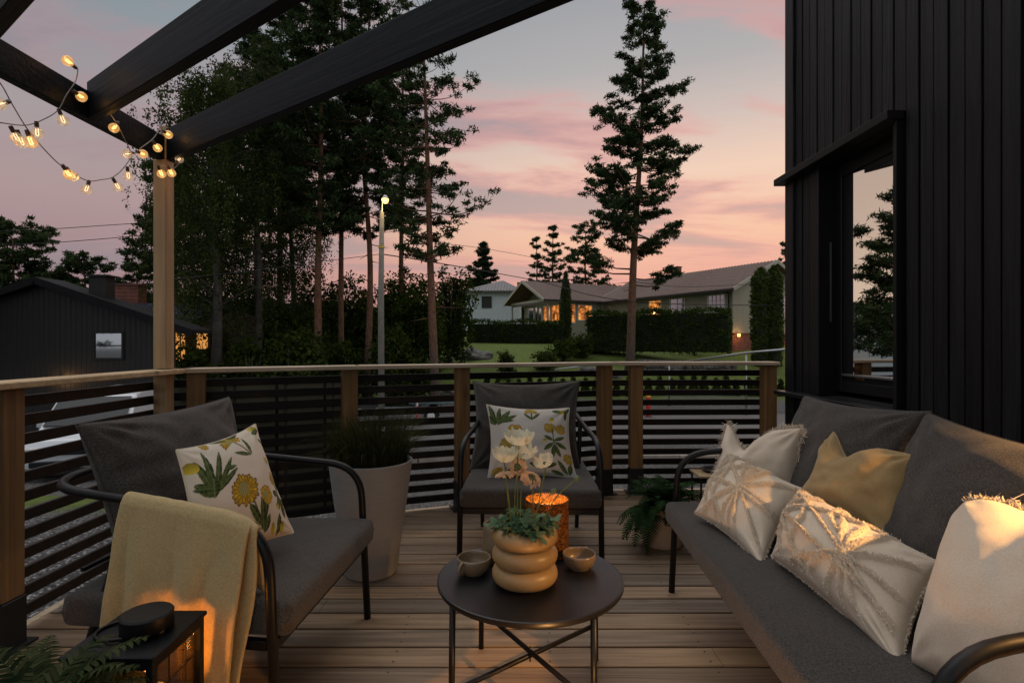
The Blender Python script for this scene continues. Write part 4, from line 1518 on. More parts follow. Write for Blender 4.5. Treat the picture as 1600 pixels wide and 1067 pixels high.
MB().lathe([(0, .104), (.004, .110), (.006, .118), (.0045, .128), (.001, .140), (0, .141)], seg=12).build('flame', M_flame, ca, smooth=True)


def point(name, loc, energy, color, size=0.02, parent=None):
    l = bpy.data.lights.new(name, 'POINT')
    l.energy = energy; l.color = color; l.shadow_soft_size = size
    ob = bpy.data.objects.new(name, l)
    ob.location = loc
    col.objects.link(ob)
    if parent is not None: ob.parent = parent
    return ob


point('candle_light', (0, 0, .150), 1.5, (1.0, 0.50, 0.16), 0.012, lan)

# ------------------------------------------------------------------ lantern on the deck, lower left
LL = Vector((-0.962, 1.395, 0))
lt = empty('lantern', LL, 0, 'square black metal lantern with a lit candle in the lower left corner', 'lantern')
hs, hz_ = 0.108, 0.445
f = MB()
for sx in (-1, 1):
    for sy in (-1, 1):
        f.box((sx * (hs - .009), sy * (hs - .009), hz_ / 2), (0.018, 0.018, hz_), bev=.002)
for z in (0.012, hz_ - .012):
    for s in (-1, 1):
        f.box((0, s * (hs - .009), z), (2 * hs - .036, .016, .022)); f.box((s * (hs - .009), 0, z), (.016, 2 * hs - .036, .022))
f.build('frame', M_black, lt)
tp_ = MB(); tp_.box((0, 0, hz_ + .006), (2 * hs + .012, 2 * hs + .012, .012), bev=.003); tp_.build('top_plate', M_black, lt)
cp = MB()
cp.lathe([(0, .010), (.057, .010), (.060, .014), (.060, .046), (.056, .050), (0, .050)], c=(0.022, 0.0, hz_ + .014), seg=48)
for a in range(0, 360, 45):
    cp.box((0.022 + .054 * math.cos(R(a + 20)), .054 * math.sin(R(a + 20)), hz_ + .018), (.012, .012, .02), R(a + 20))
cp.build('vent_cap', M_black, lt, auto=40)
rg_ = []
for k in range(24):
    a = 2 * PI * k / 24
    rg_.append((-0.03 + .072 * math.cos(a), .055 * math.sin(a), hz_ + .020 + .004 * math.cos(a)))
MB().tube(rg_, .0045, 8, closed=True).build('ring_handle', M_black, lt, smooth=True)
M_pane = mat_clear('lantern_glass', (0.96, 0.90, 0.80), 0.12)
for (nx, ny) in ((0, -1), (1, 0), (0, 1), (-1, 0)):
    g = MB()
    if nx: g.box((nx * (hs - .012), 0, hz_ / 2), (.002, 2 * hs - .036, hz_ - .05))
    else: g.box((0, ny * (hs - .012), hz_ / 2), (2 * hs - .036, .002, hz_ - .05))
    po = g.build('glass_pane', M_pane, lt)
    g = MB()
    for k in (-1, 1):
        o_ = k * 0.034
        if nx: g.box((nx * (hs - .008), o_, hz_ / 2), (.003, .003, hz_ - .046))
        else: g.box((o_, ny * (hs - .008), hz_ / 2), (.003, .003, hz_ - .046))
    for z in (.10, .185, .27, .355):
        if nx: g.box((nx * (hs - .0085), 0, z), (.003, 2 * hs - .036, .003))
        else: g.box((0, ny * (hs - .0085), z), (2 * hs - .036, .003, .003))
    g.build('glazing_bars', M_black, po)
fb = MB().box((0, 0, .026), (2 * hs - .04, 2 * hs - .04, .004)).build('base_plate', M_black, lt)
ca = MB().lathe([(0, .028), (.038, .028), (.038, .30), (.034, .303), (0, .300)], c=(.02, .01, 0), seg=24).build('candle', M_wax, lt, auto=40)
MB().lathe([(0, .306), (.004, .312), (.0055, .320), (.004, .330), (.001, .343), (0, .345)], c=(.02, .01, 0), seg=12).build('flame', M_flame, ca, smooth=True)
point('lantern_light', (.02, .01, .36), 1.7, (1.0, 0.36, 0.06), 0.015, lt)

# unseen tea light added to cast a warm pool on the boards
tg_ = empty('added_tea_light', (0.20, 1.27, 0), 0, 'small unseen tea light added below the lower edge to warm the boards', 'candle holder')
MB().lathe([(0, .003), (.036, .003), (.040, 0), (.045, .07), (.043, .07), (.039, .006)], seg=32).build('glass', M_pane, tg_, smooth=True)
ca = MB().lathe([(0, .006), (.030, .006), (.030, .03), (0, .03)], seg=24).build('candle', M_wax, tg_, auto=40)
MB().lathe([(0, .032), (.004, .04), (.003, .05), (0, .058)], seg=10).build('flame', M_flame, ca, smooth=True)
point('floor_glow_light', (0, 0, .13), 6.5, (1.0, 0.47, 0.15), .02, tg_)

# small black stand behind the sofa
sx, sy, sz = 1.49, 4.20, 0.21
ss = empty('low_stand', (sx, sy - 0.12, 0), 0, 'small low black stand with a pale wooden top behind the sofa arm', 'side table')
f = MB()
for a in (-1, 1):
    for c_ in (-1, 1):
        MB().box((a * .10, c_ * .10, sz / 2), (.012, .012, sz)).build('leg', M_black, ss)
MB().box((0, 0, sz + .008), (.23, .23, .014), bev=.002).build('top', M_railY, ss)
MB().lathe([(0, .0), (.075, 0), (.10, .022), (.097, .022), (.073, .004), (0, .004)], c=(.05, .03, sz + .016), seg=32).build('tray', M_black, ss, smooth=True)

# ------------------------------------------------------------------ tall grass planter
gp = empty('grass_planter', (-0.742, 2.85, 0), 0, 'tall tapered grey planter with dark green grass by the railing', 'planter')
MB().lathe([(0, 0), (.128, 0), (.135, .008), (.160, .19), (.190, .40), (.212, .572), (.214, .584), (.208, .588), (.200, .582), (.196, .53), (0, .53)], seg=72).build('planter_body', M_plant, gp, smooth=False, auto=50)
MB().lathe([(0, .54), (.197, .535)], seg=32).build('soil', M_soil, gp)
rg = np.random.default_rng(9)
V = []; Fc = []; k = 0
for i in range(2300):
    a = rg.uniform(0, 2 * PI); rad = 0.182 * math.sqrt(rg.random())
    x0, y0 = rad * math.cos(a), rad * math.sin(a)
    L = rg.uniform(.16, .34)
    lean = rg.uniform(.02, .55) * (0.35 + rad / .18)
    da = a + rg.normal(0, .7)
    wd = rg.uniform(.0016, .0032)
    sd = np.array([-math.sin(da + 0.6), math.cos(da + .6), 0])
    prev = None
    n_ = 5
    for j in range(n_ + 1):
        t = j / n_
        th = lean * t * (0.7 + 0.9 * t)
        p = np.array([x0 + math.cos(da) * L * t * math.sin(th), y0 + math.sin(da) * L * t * math.sin(th), .53 + L * t * math.cos(th)])
        w_ = wd * (1 - t * .85)
        V += [p - sd * w_, p + sd * w_]
        if j:
            Fc.append((k - 2, k - 1, k + 1, k))
        k += 2
fast_mesh('grass', np.array(V), np.array(Fc), M_grass, gp)


# ------------------------------------------------------------------ ferns
def fern_mesh(nfr, L0, L1, seed, spread=(15, 80), pin=22, droop=1.0, az=None, wscale=1.0):
    rg = np.random.default_rng(seed)
    V = []; Fc = []; k = 0
    for i in range(nfr):
        a = rg.uniform(0, 2 * PI) if az is None else R(rg.uniform(*az))
        L = rg.uniform(L0, L1)
        el = R(90 - rg.uniform(*spread))
        dirh = np.array([math.cos(a), math.sin(a), 0])
        p = np.array([rg.normal(0, .02), rg.normal(0, .02), 0.0])
        n_ = pin
        step = L / n_
        e = el
        tw = rg.normal(0, .25)
        for j in range(n_):
            t = j / n_
            d = dirh * math.cos(e) + np.array([0, 0, math.sin(e)])
            p2 = p + d * step
            e -= droop * (0.035 + 0.07 * t) * rg.uniform(.7, 1.3)
            side = np.cross(d, np.array([0, 0, 1.0])); side /= np.linalg.norm(side) + 1e-6
            upv = np.cross(side, d)
            # rachis
            w_ = .0012
            V += [p - side * w_, p + side * w_, p2 + side * w_, p2 - side * w_]
            Fc.append((k, k + 1, k + 2, k + 3)); k += 4
            if t > .12:
                pl = wscale * L * .26 * math.sin(PI * min(1, (t - .05)) ** .75) * (1 - t * .45) + .003
                for s in (-1, 1):
                    dd = side * s * math.cos(tw * .3) + d * .45 + upv * (0.12 - 0.2 * rg.random())
                    dd /= np.linalg.norm(dd)
                    wd = step * .43
                    b0, b1 = p - d * wd, p + d * wd
                    m_ = p + dd * pl * .55 + d * wd * .3
                    tip = p + dd * pl + np.array([0, 0, -pl * .18])
                    V += [b0, b1, m_ + d * wd * .75, m_ - d * wd * .75, tip, tip + d * wd * .12]
                    Fc += [(k, k + 1, k + 2, k + 3), (k + 3, k + 2, k + 5, k + 4)]; k += 6
            p = p2
    return np.array(V), np.array(Fc)


fp = empty('fern_planter', (0.905, 3.25, 0), 0, 'small beige planter with a bushy dark fern beside the sofa', 'planter')
M_plant2 = mat_plain('beige_planter', (0.36, 0.29, 0.23), 0.7, 0, 0.12, 6, 0.2)
MB().lathe([(0, 0), (.108, 0), (.114, .008), (.124, .10), (.128, .205), (.130, .228), (.122, .230), (.119, .20), (0, .19)], seg=56).build('planter_body', M_plant2, fp, auto=50)
MB().lathe([(0, .20), (.120, .198)], seg=24).build('soil', M_soil, fp)
V, Fc = fern_mesh(120, .17, .32, 3, (8, 88), 20, 1.2)
fo = fast_mesh('fronds', V + np.array([0, 0, .20]), Fc, M_fern, fp)
V, Fc = fern_mesh(5, .30, .38, 8, (70, 95), 24, 1.0, az=(195, 240))
fast_mesh('drooping_frond', V + np.array([0, 0, .22]), Fc, M_fern, fp)

fl2 = empty('fern_plant', (-1.03, 1.14, 0.0), 0, 'green fern fronds in the lower left corner in front of the lantern', 'plant')
MB().lathe([(0, 0), (.10, 0), (.12, .15), (.13, .28), (.12, .285), (.11, .27), (0, .26)], seg=40).build('planter_body', M_plant2, fl2, auto=50)
V, Fc = fern_mesh(64, .24, .40, 13, (5, 66), 28, 0.75)
fast_mesh('fronds', V + np.array([0, 0, .27]), Fc, M_fern2, fl2)

# ------------------------------------------------------------------ string lights
M_cord = mat_plain('pale_cord', (0.30, 0.28, 0.26), 0.6)
M_sock = mat_plain('bulb_socket', (0.10, 0.07, 0.05), 0.5)
M_bulb = mat_clear('bulb_glass', (1.0, 0.93, 0.82), 0.20, 0.03)


def mat_bulb(name, c, s, f):
    m, b, out = newmat(name)
    e = b.n('ShaderNodeEmission', {'Color': tuple(c) + (1,), 'Strength': s})
    t = b.n('ShaderNodeBsdfTransparent', {'Color': (1, .92, .8, 1)})
    lw = b.n('ShaderNodeLayerWeight', {'Blend': 0.35})
    g = b.n('ShaderNodeBsdfGlossy', {'Color': (1, 1, 1, 1), 'Roughness': .05})
    a = b.n('ShaderNodeMixShader', {0: f, 1: t.outputs[0], 2: e.outputs[0]})
    a2 = b.n('ShaderNodeMixShader', {0: b.math('MULTIPLY', lw.outputs['Fresnel'], 0.6), 1: a.outputs[0], 2: g.outputs[0]})
    b.t.links.new(a2.outputs[0], out.inputs[0])
    return m


M_bulb_on = mat_bulb('glowing_bulb', (1.0, 0.50, 0.14), .85, .42)
M_bulb_dim = mat_bulb('dim_bulb', (1.0, 0.70, 0.45), .7, .2)
M_fil = mat_emit('filament', (1.0, 0.58, 0.18), 6.0)
M_fil_dim = mat_emit('filament_dim', (1.0, 0.62, 0.32), 3.0)


def SP(x, y, dx=0.0):
    Xp = -1.915 + dx
    D = Xp * F / (x - CX)
    return P(x, y, D)


strs = [
    ('string of round warm bulbs wound round the second rafter and beam end', [(122, 108), (118, 127), (103, 150), (91, 172), (70, 186), (40, 196), (0, 192)],
     [((118, 106), (106, 96), 1), ((115, 143), (128, 152), 1), ((92, 172), (98, 187), 0), ((57, 192), (58, 206), 0), ((17, 199), (22, 208), 0)]),
    ('string of round warm bulbs hanging in the open sky beside the pergola beam', [(-30, 100), (0, 130), (20, 165), (45, 205), (78, 243), (100, 262), (135, 282), (158, 281), (176, 277), (192, 264), (207, 243)],
     [((14, 159), (3, 162), 0), ((42, 205), (48, 222), 1), ((27, 205), (32, 217), 0), ((98, 259), (105, 269), 1), ((104, 263), (112, 273), 0), ((139, 284), (136, 293), 0), ((177, 280), (183, 290), 0), ((199, 262), (200, 271), 0)]),
    ('string of bright warm bulbs along the beam up to the pergola post', [(172, 178), (184, 196), (198, 224), (208, 240), (222, 230), (238, 218), (248, 204), (256, 186)],
     [((184, 192), (176, 203), 1), ((214, 237), (226, 242), 1), ((207, 239), (198, 241), 0), ((239, 221), (246, 231), 1), ((255, 205), (265, 212), 1)]),
    ('short string of bright warm bulbs round the top of the pergola post', [(245, 261), (256, 259), (270, 264), (277, 258), (283, 247)],
     [((247, 260), (251, 269), 1), ((262, 260), (267, 269), 1), ((275, 255), (281, 248), 0)])]
for si, (lab, path, bulbs) in enumerate(strs):
    root = empty('string_lights', SP(*path[0]), 0, lab, 'string lights', 'string lights on the pergola')
    O0 = SP(*path[0])
    dxx = 0.03 if si in (2, 3) else 0.0
    pts = [SP(x, y, dxx) - O0 for x, y in path]
    cpts = bez(pts, 8)
    MB().tube(cpts, 0.0022, 6).build('cord', M_cord, root, smooth=True)
    for (s, c, bright) in bulbs:
        a = SP(s[0], s[1], dxx) - O0
        c_ = SP(c[0], c[1], dxx) - O0
        d = (c_ - a)
        d.normalize()
        q = d.to_track_quat('Z', 'Y').to_matrix().to_4x4()
        q.translation = a
        q = q @ Matrix.Scale(0.82, 4)
        def tr_(mb):
            mb.v = [np.array([(q @ Vector(p))[:] for p in vv]) for vv in mb.v]
            return mb
        sk = tr_(MB().lathe([(0, -.006), (.008, -.006), (.0095, 0), (.0095, .022), (.008, .024), (0, .024)], seg=14)).build('bulb_socket', M_sock, root, auto=40)
        tr_(MB().lathe([(.008, .022), (.014, .028), (.0235, .039), (.0275, .052), (.0250, .065), (.015, .075), (0, .079)], seg=20)).build('bulb', M_bulb_on if bright else M_bulb_dim, sk, smooth=True)
        fm = MB()
        fm.tube([(-.006, 0, .030), (-.007, 0, .058), (0, .002, .064), (.007, 0, .058), (.006, 0, .030)], .0022 if bright else .0014, 6)
        tr_(fm).build('filament', M_fil if bright else M_fil_dim, sk, smooth=True)
        if bright:
            pl_ = point('bulb_light', (q @ Vector((0, 0, .05))), 0.07, (1.0, 0.48, 0.13), .012, root)

# ------------------------------------------------------------------ wall lamp of the black house (lights the sofa from the side)
wl = empty('wall_lamp', (2.09, 0.72, 1.62), 0, 'black cylinder lamp on the black house wall beyond the right edge', 'lamp')
MB().box((.022, 0, 0), (.03, .09, .12), bev=.004).build('back_plate', M_black, wl)
MB().lathe([(.05, -.03), (.052, -.03), (.052, .07), (0, .07), (0, .066), (.05, .066)], c=(-.06, 0, .0), seg=32).build('shade', M_black, wl, auto=40)
MB().lathe([(0, -.05), (.018, -.03), (.022, 0), (.015, .03), (0, .05)], c=(-.06, 0, .0), seg=16).build('bulb', mat_emit('warm_bulb', (1, .6, .25), 12), wl, smooth=True)
pl_ = bpy.data.lights.new('wall_lamp_light', 'SPOT')
pl_.energy = 290; pl_.color = (1.0, 0.50, 0.15); pl_.spot_size = R(98); pl_.spot_blend = 0.6; pl_.shadow_soft_size = 0.03
ob = bpy.data.objects.new('wall_lamp_light', pl_)
ob.location = (-.06, 0, -.06)
ob.rotation_euler = (R(8), R(22), 0)
col.objects.link(ob)
ob.parent = wl

#PART3
# ================================================================== background
def roofmat(name, c1, c2, pitch, axis):
    return mat_panel(name, c1, pitch, axis, 0.5, 0.10, 0.15)


M_glassdark = None
m, nb_, out_ = newmat('far_window_glass')
principled(nb_, out_, (0.03, 0.04, 0.05), 0.05, spec=1.0, extra={'Coat Weight': 1.0})
g_ = nb_.n('ShaderNodeBsdfGlossy', {'Color': (0.8, 0.85, 0.9, 1), 'Roughness': 0.05})
p_ = [n for n in m.node_tree.nodes if n.type == 'BSDF_PRINCIPLED'][0]
x_ = nb_.n('ShaderNodeMixShader', {0: 0.45, 1: p_.outputs[0], 2: g_.outputs[0]})
nb_.t.links.new(x_.outputs[0], out_.inputs[0])
M_farglass = m
M_lit = mat_emit('lit_window', (1.0, 0.42, 0.10), 0.62)
m, nb_, out_ = newmat('lit_room')
t_ = nz(nb_, coords(nb_), 1.6, 4, 0.7)
e_ = nb_.n('ShaderNodeEmission', {'Color': nb_.ramp(t_, [(0.38, (0.03, 0.012, 0.005)), (0.5, (0.45, 0.13, 0.025)), (0.66, (1.0, 0.42, 0.09))]), 'Strength': 1.0})
nb_.t.links.new(e_.outputs[0], out_.inputs[0])
M_room = m
M_white = mat_plain('white_trim', (0.62, 0.63, 0.62), 0.6, 0, 0.08, 2)
M_brick = mat_panel('red_brick', (0.20, 0.075, 0.055), 0.2, 2, 0.85, 0.1, 0.3)


def local_frame(O, ax):
    """returns function (a, b, z)-> world for axis ax along a, b to the left-behind"""
    a = Vector((ax[0], ax[1], 0)).normalized()
    b_ = Vector((-a.y, a.x, 0))
    return lambda u, v, z: Vector((O[0], O[1], 0)) + a * u + b_ * v + Vector((0, 0, z))


def window(parent, loc, w_, h_, mat, frame=M_white, bars=(1, 0), name='window', th=0.06, trim=0.09):
    """window facing local -y at loc (centre)"""
    x, y, z = loc
    f = MB()
    f.box((x, y - .02, z + h_ / 2 + trim / 2), (w_ + 2 * trim, th, trim)); f.box((x, y - .02, z - h_ / 2 - trim / 2), (w_ + 2 * trim, th, trim))
    for s in (-1, 1): f.box((x + s * (w_ + trim) / 2, y - .02, z), (trim, th, h_))
    nx, nz2 = bars
    for i in range(nx): f.box((x - w_ / 2 + w_ * (i + 1) / (nx + 1), y - .018, z), (.05, th - .012, h_))
    for i in range(nz2): f.box((x, y - .016, z - h_ / 2 + h_ * (i + 1) / (nz2 + 1)), (w_, th - .02, .04))
    fo_ = f.build(name, frame, parent)
    MB().box((x, y - 0.004, z), (w_, .012, h_)).build('pane', mat, fo_)
    return fo_


def rotate_part(root_loc, ang):
    return ang


# --- pale blue house with hip roof -----------------------------------------
D0 = 62.0
s0 = D0 / F
wh = empty('pale_blue_house', ((768 - CX) * s0, D0, 0), R(-3), 'pale blue two storey house with a grey hipped roof behind the hedge', 'house')
M_blue = mat_panel('pale_blue_boards', (0.60, 0.68, 0.72), 0.16, 2, 0.7, 0.10, 0.05)
M_gray_roof = roofmat('grey_roof', (0.085, 0.08, 0.085), 0, 0.35, 0)
gzb = gzf((768 - CX) * s0, D0)
ez = H + (CY - 455) * s0
MB().box((0.1, 3.2, (gzb - .5 + ez) / 2), (6.2, 6.4, ez - gzb + .5)).build('wall', M_blue, wh)
MB().box((-3.45, 4.2, (gzb - .5 + ez - .5) / 2), (1.1, 5.0, ez - gzb)).build('side_wing', M_blue, wh)
rfm = MB()
e = 0.55
x0, x1, y0, y1 = -3.0 - e, 3.2 + e, -e, 6.4 + e
az_ = ez + 1.55
rfm.add([(x0, y0, ez), (x1, y0, ez), (x1, y1, ez), (x0, y1, ez), (0.8, 3.2, az_), (1.2, 3.2, az_)], [(0, 1, 5, 4), (1, 2, 5), (2, 3, 4, 5), (3, 0, 4), (3, 2, 1, 0)])
rfm.box(((x0 + x1) / 2, y0 - .03, ez - .09), (x1 - x0, .06, .2)); 
rfm.add([(-4.4, 1.2, ez - .4), (-2.6, 1.2, ez - .4), (-2.6, 7, ez - .4), (-4.4, 7, ez - .4), (-3.0, 4, ez + .7), (-2.6, 4, ez + .7)], [(0, 1, 5, 4), (2, 3, 4, 5), (3, 0, 4), (3, 2, 1, 0)])
rf_ = rfm.build('roof', M_gray_roof, wh)
MB().box((3.0, 4.5, az_ - .5), (.5, .5, .9)).build('chimney', M_brick, rf_)
sh = MB().box((-.55, -.05, ez - 1.25), (1.15, .06, 1.35)).build('window', mat_plain('dark_shutter', (.02, .018, .018), .6), wh)
MB().box((-.55, -.09, ez - 0.55), (1.3, .03, .06)).build('frame', M_white, sh)

# --- beige house: wing B (middle) and wing A (right) --------------------------
M_beige = mat_panel('beige_boards', (0.33, 0.315, 0.25), 0.22, 0, 0.75, 0.10, 0.06)
M_beigeh = mat_panel('beige_gable_boards', (0.34, 0.33, 0.28), 0.16, 2, 0.75, 0.10, 0.06)
M_tile = mat_panel('brown_tile_roof', (0.135, 0.085, 0.07), 0.30, 0, 0.75, 0.25, 0.15)
M_trimb = mat_plain('beige_trim', (0.40, 0.385, 0.32), 0.7)
EZ, RZ = 5.34, 7.2


def gable_wing(parent, O, ang, L, Wd, ez, rz_, zb, wallmat, roofmat_, gable_ends=(True, True), over=0.6, ov_side=0.5, name='wing', brick=None, veranda=0.0):
    """box wing, local x along the ridge 0..L, local y 0..Wd to the back"""
    root = bpy.data.objects.new(name, None)
    col.objects.link(root)
    root.parent = parent
    root.location = O
    root.rotation_euler = (0, 0, ang)
    wm = MB()
    zb2 = brick if brick else zb
    wm.box((L / 2 + veranda / 2, Wd / 2, (zb2 + ez) / 2), (L - veranda, Wd, ez - zb2))
    wm.build('wall', wallmat, root)
    if brick:
        MB().box((L / 2, Wd / 2, (zb + brick) / 2), (L - .1, Wd - .1, brick - zb)).build('plinth', M_brick, root)
    gm = MB()
    for x in ((veranda + .02 if veranda else 0.02), L - .02):
        gm.add([(x - .02, 0, ez), (x - .02, Wd, ez), (x - .02, Wd / 2, rz_ - .05), (x + .02, 0, ez), (x + .02, Wd, ez), (x + .02, Wd / 2, rz_ - .05)], [(0, 1, 2), (5, 4, 3), (0, 2, 5, 3), (1, 4, 5, 2)])
    gm.build('gable', M_beigeh, root)
    rm = MB()
    sl = (rz_ - ez) / (Wd / 2)
    yo = -ov_side; zo = ez - sl * ov_side
    t = .10
    for (ya, yb) in ((yo, Wd / 2), (Wd + ov_side, Wd / 2)):
        za, zb_ = zo, rz_
        n_ = int((L + 2 * over) / .30)
        xs_ = np.linspace(-over, L + over, n_ * 4 + 1)
        rows_ = []
        for f_ in np.linspace(0, 1, 14):
            y_ = ya + (yb - ya) * f_
            z_ = za + (zb_ - za) * f_
            rows_.append(np.stack([xs_, np.full_like(xs_, y_), z_ + .05 * np.sin(xs_ / .30 * 2 * PI) + t + (0.02 if True else 0) * ((f_ * 13) % 2)], -1))
        rm.grid(np.stack(rows_, 1))
        rm.extr([(-over, ya, za), (-over, yb, zb_), (L + over, yb, zb_), (L + over, ya, za)], (0, 0, t - .04))
    ro = rm.build('roof', roofmat_, root)
    for x in (-over - .03, L + over + .03):
        for (ya, yb) in ((yo - .03, Wd / 2), (Wd + ov_side + .03, Wd / 2)):
            MB().beam((x, ya, zo + .02 + (0.0)), (x, yb, rz_ + .02), .06, .26, up=(0, 0, 1)).build('barge_board', M_trimb, ro)
    gt = MB()
    gt.beam((-over, yo - .09, zo - .02), (L + over, yo - .09, zo - .02), .14, .16)
    gt.build('gutter', M_blackb, ro)
    return root


beige = empty('beige_house', (3.3, 49.9, 0), 0, 'long beige house with brown tiled roofs and lit windows behind the hedges', 'house')
BO = Vector((3.3, 49.9, 0))
angB = math.atan2(.43, .9)
zb = gzf(6, 51) - .6
wb = gable_wing(beige, Vector((3.3, 49.9, 0)) - BO, angB, 13.5, 7.8, EZ, RZ, zb, M_beige, M_tile, over=0.7, name='middle_wing', veranda=1.6)
# veranda: posts, lit glazing and awning on the near long side
vm = MB()
for x in (0.05, 1.6):
    for y in (0.1, 7.7): vm.box((x, y, (zb + EZ) / 2), (.14, .14, EZ - zb))
vm.box((0.05, 3.9, EZ - .12), (.16, 7.8, .22)); vm.box((.8, .06, EZ - .12), (1.6, .14, .22))
vm.build('veranda_posts', M_trimb, wb)
cl_ = MB().box((0.02, 3.9, EZ - .3 + .02), (.05, 7.2, .3)); cl_.build('scalloped_edge', M_gray_roof, wb)
for x, w_, mt in ((2.35, 1.1, M_room), (6.9, 1.5, M_room), (8.9, 1.3, M_room)):
    window(wb, (x, 0, EZ - 1.35), w_, 1.9 if x > 3 else 1.7, mt, bars=(1, 0))
window(wb, (4.05, 0, EZ - 1.25), 1.5, 1.35, M_room, bars=(1, 0))
# windows on the gable side behind the veranda
gw = empty('veranda_glazing', (1.6, 3.9, 0), R(-90)); gw.parent = wb
for x in (-2.6, -.9, .9, 2.6):
    window(gw, (x, 0, EZ - 1.3), 1.35, 1.5, M_room if x > 0 else M_farglass, bars=(0, 0))
aw = MB()
for i in range(18):
    x = 6.0 + i * .22
    aw.add([(x, -.05, EZ - .25), (x + .22, -.05, EZ - .25), (x + .22, -1.1, EZ - .62), (x, -1.1, EZ - .62)], [(0, 1, 2, 3)], i % 2)
    aw.add([(x, -1.1, EZ - .62), (x + .22, -1.1, EZ - .62), (x + .20, -1.12, EZ - .84), (x + .11, -1.12, EZ - .88), (x + .02, -1.12, EZ - .84)], [(0, 1, 2, 3, 4)], i % 2)
aw.build('awning', [M_white, mat_plain('awning_grey', (.10, .12, .11), .8)], wb)
angA = math.atan2(-.865, .5)
O_A = Vector((16.2, 39.8, 0)) - Vector((.5, -.865, 0)) * 15.0
wa = gable_wing(beige, O_A - BO, angA, 15.0, 9.0, EZ, 7.45, gzf(18, 41) - .8, M_beige, M_tile, over=0.55, ov_side=.6, name='right_wing', brick=1.95)
window(wa, (13.55, 0, EZ - 1.12), 1.45, 1.15, M_farglass, bars=(3, 2))
window(wa, (9.7, 0, EZ - 1.12), 1.45, 1.15, M_farglass, bars=(1, 2))
window(wa, (7.2, 0, EZ - 1.12), 1.35, 1.15, M_room, bars=(0, 0))
MB().lathe([(0, -.12), (.09, -.12), (.14, .02), (.07, .16), (0, .16)], c=(7.2, -.09, EZ - 1.5), seg=12).build('window_lamp', mat_emit('warm_lamp', (1, .6, .2), 5), wa, smooth=True)
dp = MB(); dp.tube([(14.7, -.5, EZ - .2), (14.75, -.1, EZ - .5), (14.75, -.1, 2.0)], .05, 8); dp.build('downpipe', M_blackb, wa, smooth=True)
ge = empty('gable_end', (15.0, 0, 0), R(90)); ge.parent = wa
window(ge, (6.4, -.03, EZ - 1.3), .8, 1.5, M_farglass, bars=(0, 2))
for x, e_ in ((0.45, 5.0), (5.3, 4.0)):
    q = MB().lathe([(0, -.10), (.10, -.10), (.10, .10), (0, .10)], c=(x, -.2, 1.78), seg=12)
    q.build('outdoor_lamp', mat_emit('outdoor_lamp_glow', (1.0, .45, .10), e_), ge, smooth=True)
    point('outdoor_lamp_light', (x, -.45, 1.75), 14, (1, .5, .15), .05, ge)
ch = MB(); ch.box((5.2, 4.9, 7.75), (.45, .45, 1.0)); ch.box((5.2, 4.9, 8.3), (.55, .55, .10)); ch.build('chimney', M_brick, wa)

# --- black gabled house on the left -------------------------------------------
DB = 19.0
sB = DB / F
bh = empty('dark_gabled_house', ((68 - CX) * sB, DB, 0), 0, 'black boarded gable house on the left with one small window', 'house')
M_bboard = mat_panel('black_far_boards', (0.009, 0.009, 0.011), 0.19, 0, 0.6, 0.14, 0.2)
zb = -2.1
hw_, apz, evz = 5.2, H + (CY - 440) * sB, H + (CY - 512) * sB - .12
L_ = .55
w_ = MB()
w_.extr([(-hw_ - .6, 0, zb), (hw_ - .9, 0, zb), (hw_ - .9, 0, evz + .15), (0, 0, apz - .12), (-hw_ - .6, 0, apz - .12 - (apz - evz) * (hw_ + .6) / hw_ * .92)], (0, L_, 0))
w_.build('wall', M_bboard, bh)
r_ = MB()
sl_s = (apz - evz) / hw_
for s in (-1, 1):
    xe = s * (hw_ + .25)
    ze = apz - sl_s * (hw_ + .25)
    a = [(0, -.35, apz), (xe, -.35, ze), (xe, L_ + .3, ze), (0, L_ + .3, apz)]
    r_.extr(a, (0, 0, .13))
    r_.beam((0, -.38, apz + .0), (xe, -.38, ze + .0), .05, .24, up=(0, 0, 1))
ro = r_.build('roof', mat_plain('black_roof', (.010, .010, .012), .8, spec=.15), bh)
MB().box((1.75, .40, apz - .35), (.6, .45, 1.1)).box((1.75, .40, apz + .23), (.8, .65, .06)).build('chimney', M_blackb, ro)
window(bh, ((170 - 68) * sB, 0, H + (CY - 540) * sB), 42 * sB, 38 * sB, M_farglass, frame=M_blackb, bars=(0, 1), trim=.07)
lm = MB().lathe([(0, -.06), (.06, -.06), (.05, .06), (0, .06)], c=((95 - 68) * sB, -.15, H + (CY - 592) * sB), seg=12)
lm.build('outdoor_lamp', mat_emit('garage_lamp_glow', (1, .5, .15), 8), bh, smooth=True)
point('outdoor_lamp_light', ((95 - 68) * sB, -.3, H + (CY - 594) * sB), 9, (1, .5, .15), .05, bh)

# porch and lit door to the right of it, and the brown house with metal roof behind
DP = 26.0
sP = DP / F
ph = empty('brown_house', ((330 - CX) * sP, DP, 0), R(8), 'brown boarded house with a ribbed metal roof and lit orange porch on the left', 'house')
M_brown = mat_panel('brown_boards', (0.075, 0.055, 0.045), 0.17, 2, 0.8, 0.12, 0.15)
M_metalroof = mat_panel('ribbed_metal_roof', (0.10, 0.13, 0.17), 0.42, 0, 0.35, 0.18, 0.1)
zb = gzf((330 - CX) * sP, DP) - .5
def pz(y): return H + (CY - y) * sP
w_ = MB()
w_.extr([(-1.2, 0, zb), (2.0, 0, zb), (2.0, 0, pz(487) - .3), (1.1, 0, pz(484)), (-1.2, 0, pz(514))], (0, 5, 0))
w_.box((-4.2, 1.2, (zb + pz(514)) / 2), (7.0, 2.0, pz(514) - zb))
w_.build('wall', M_brown, ph)
q = MB()
q.extr([(-9.0, -.3, pz(511)), (-1.5, -.3, pz(511)), (0.9, 4.0, pz(470)), (-7.5, 4.0, pz(470))], (0, 0, .09))
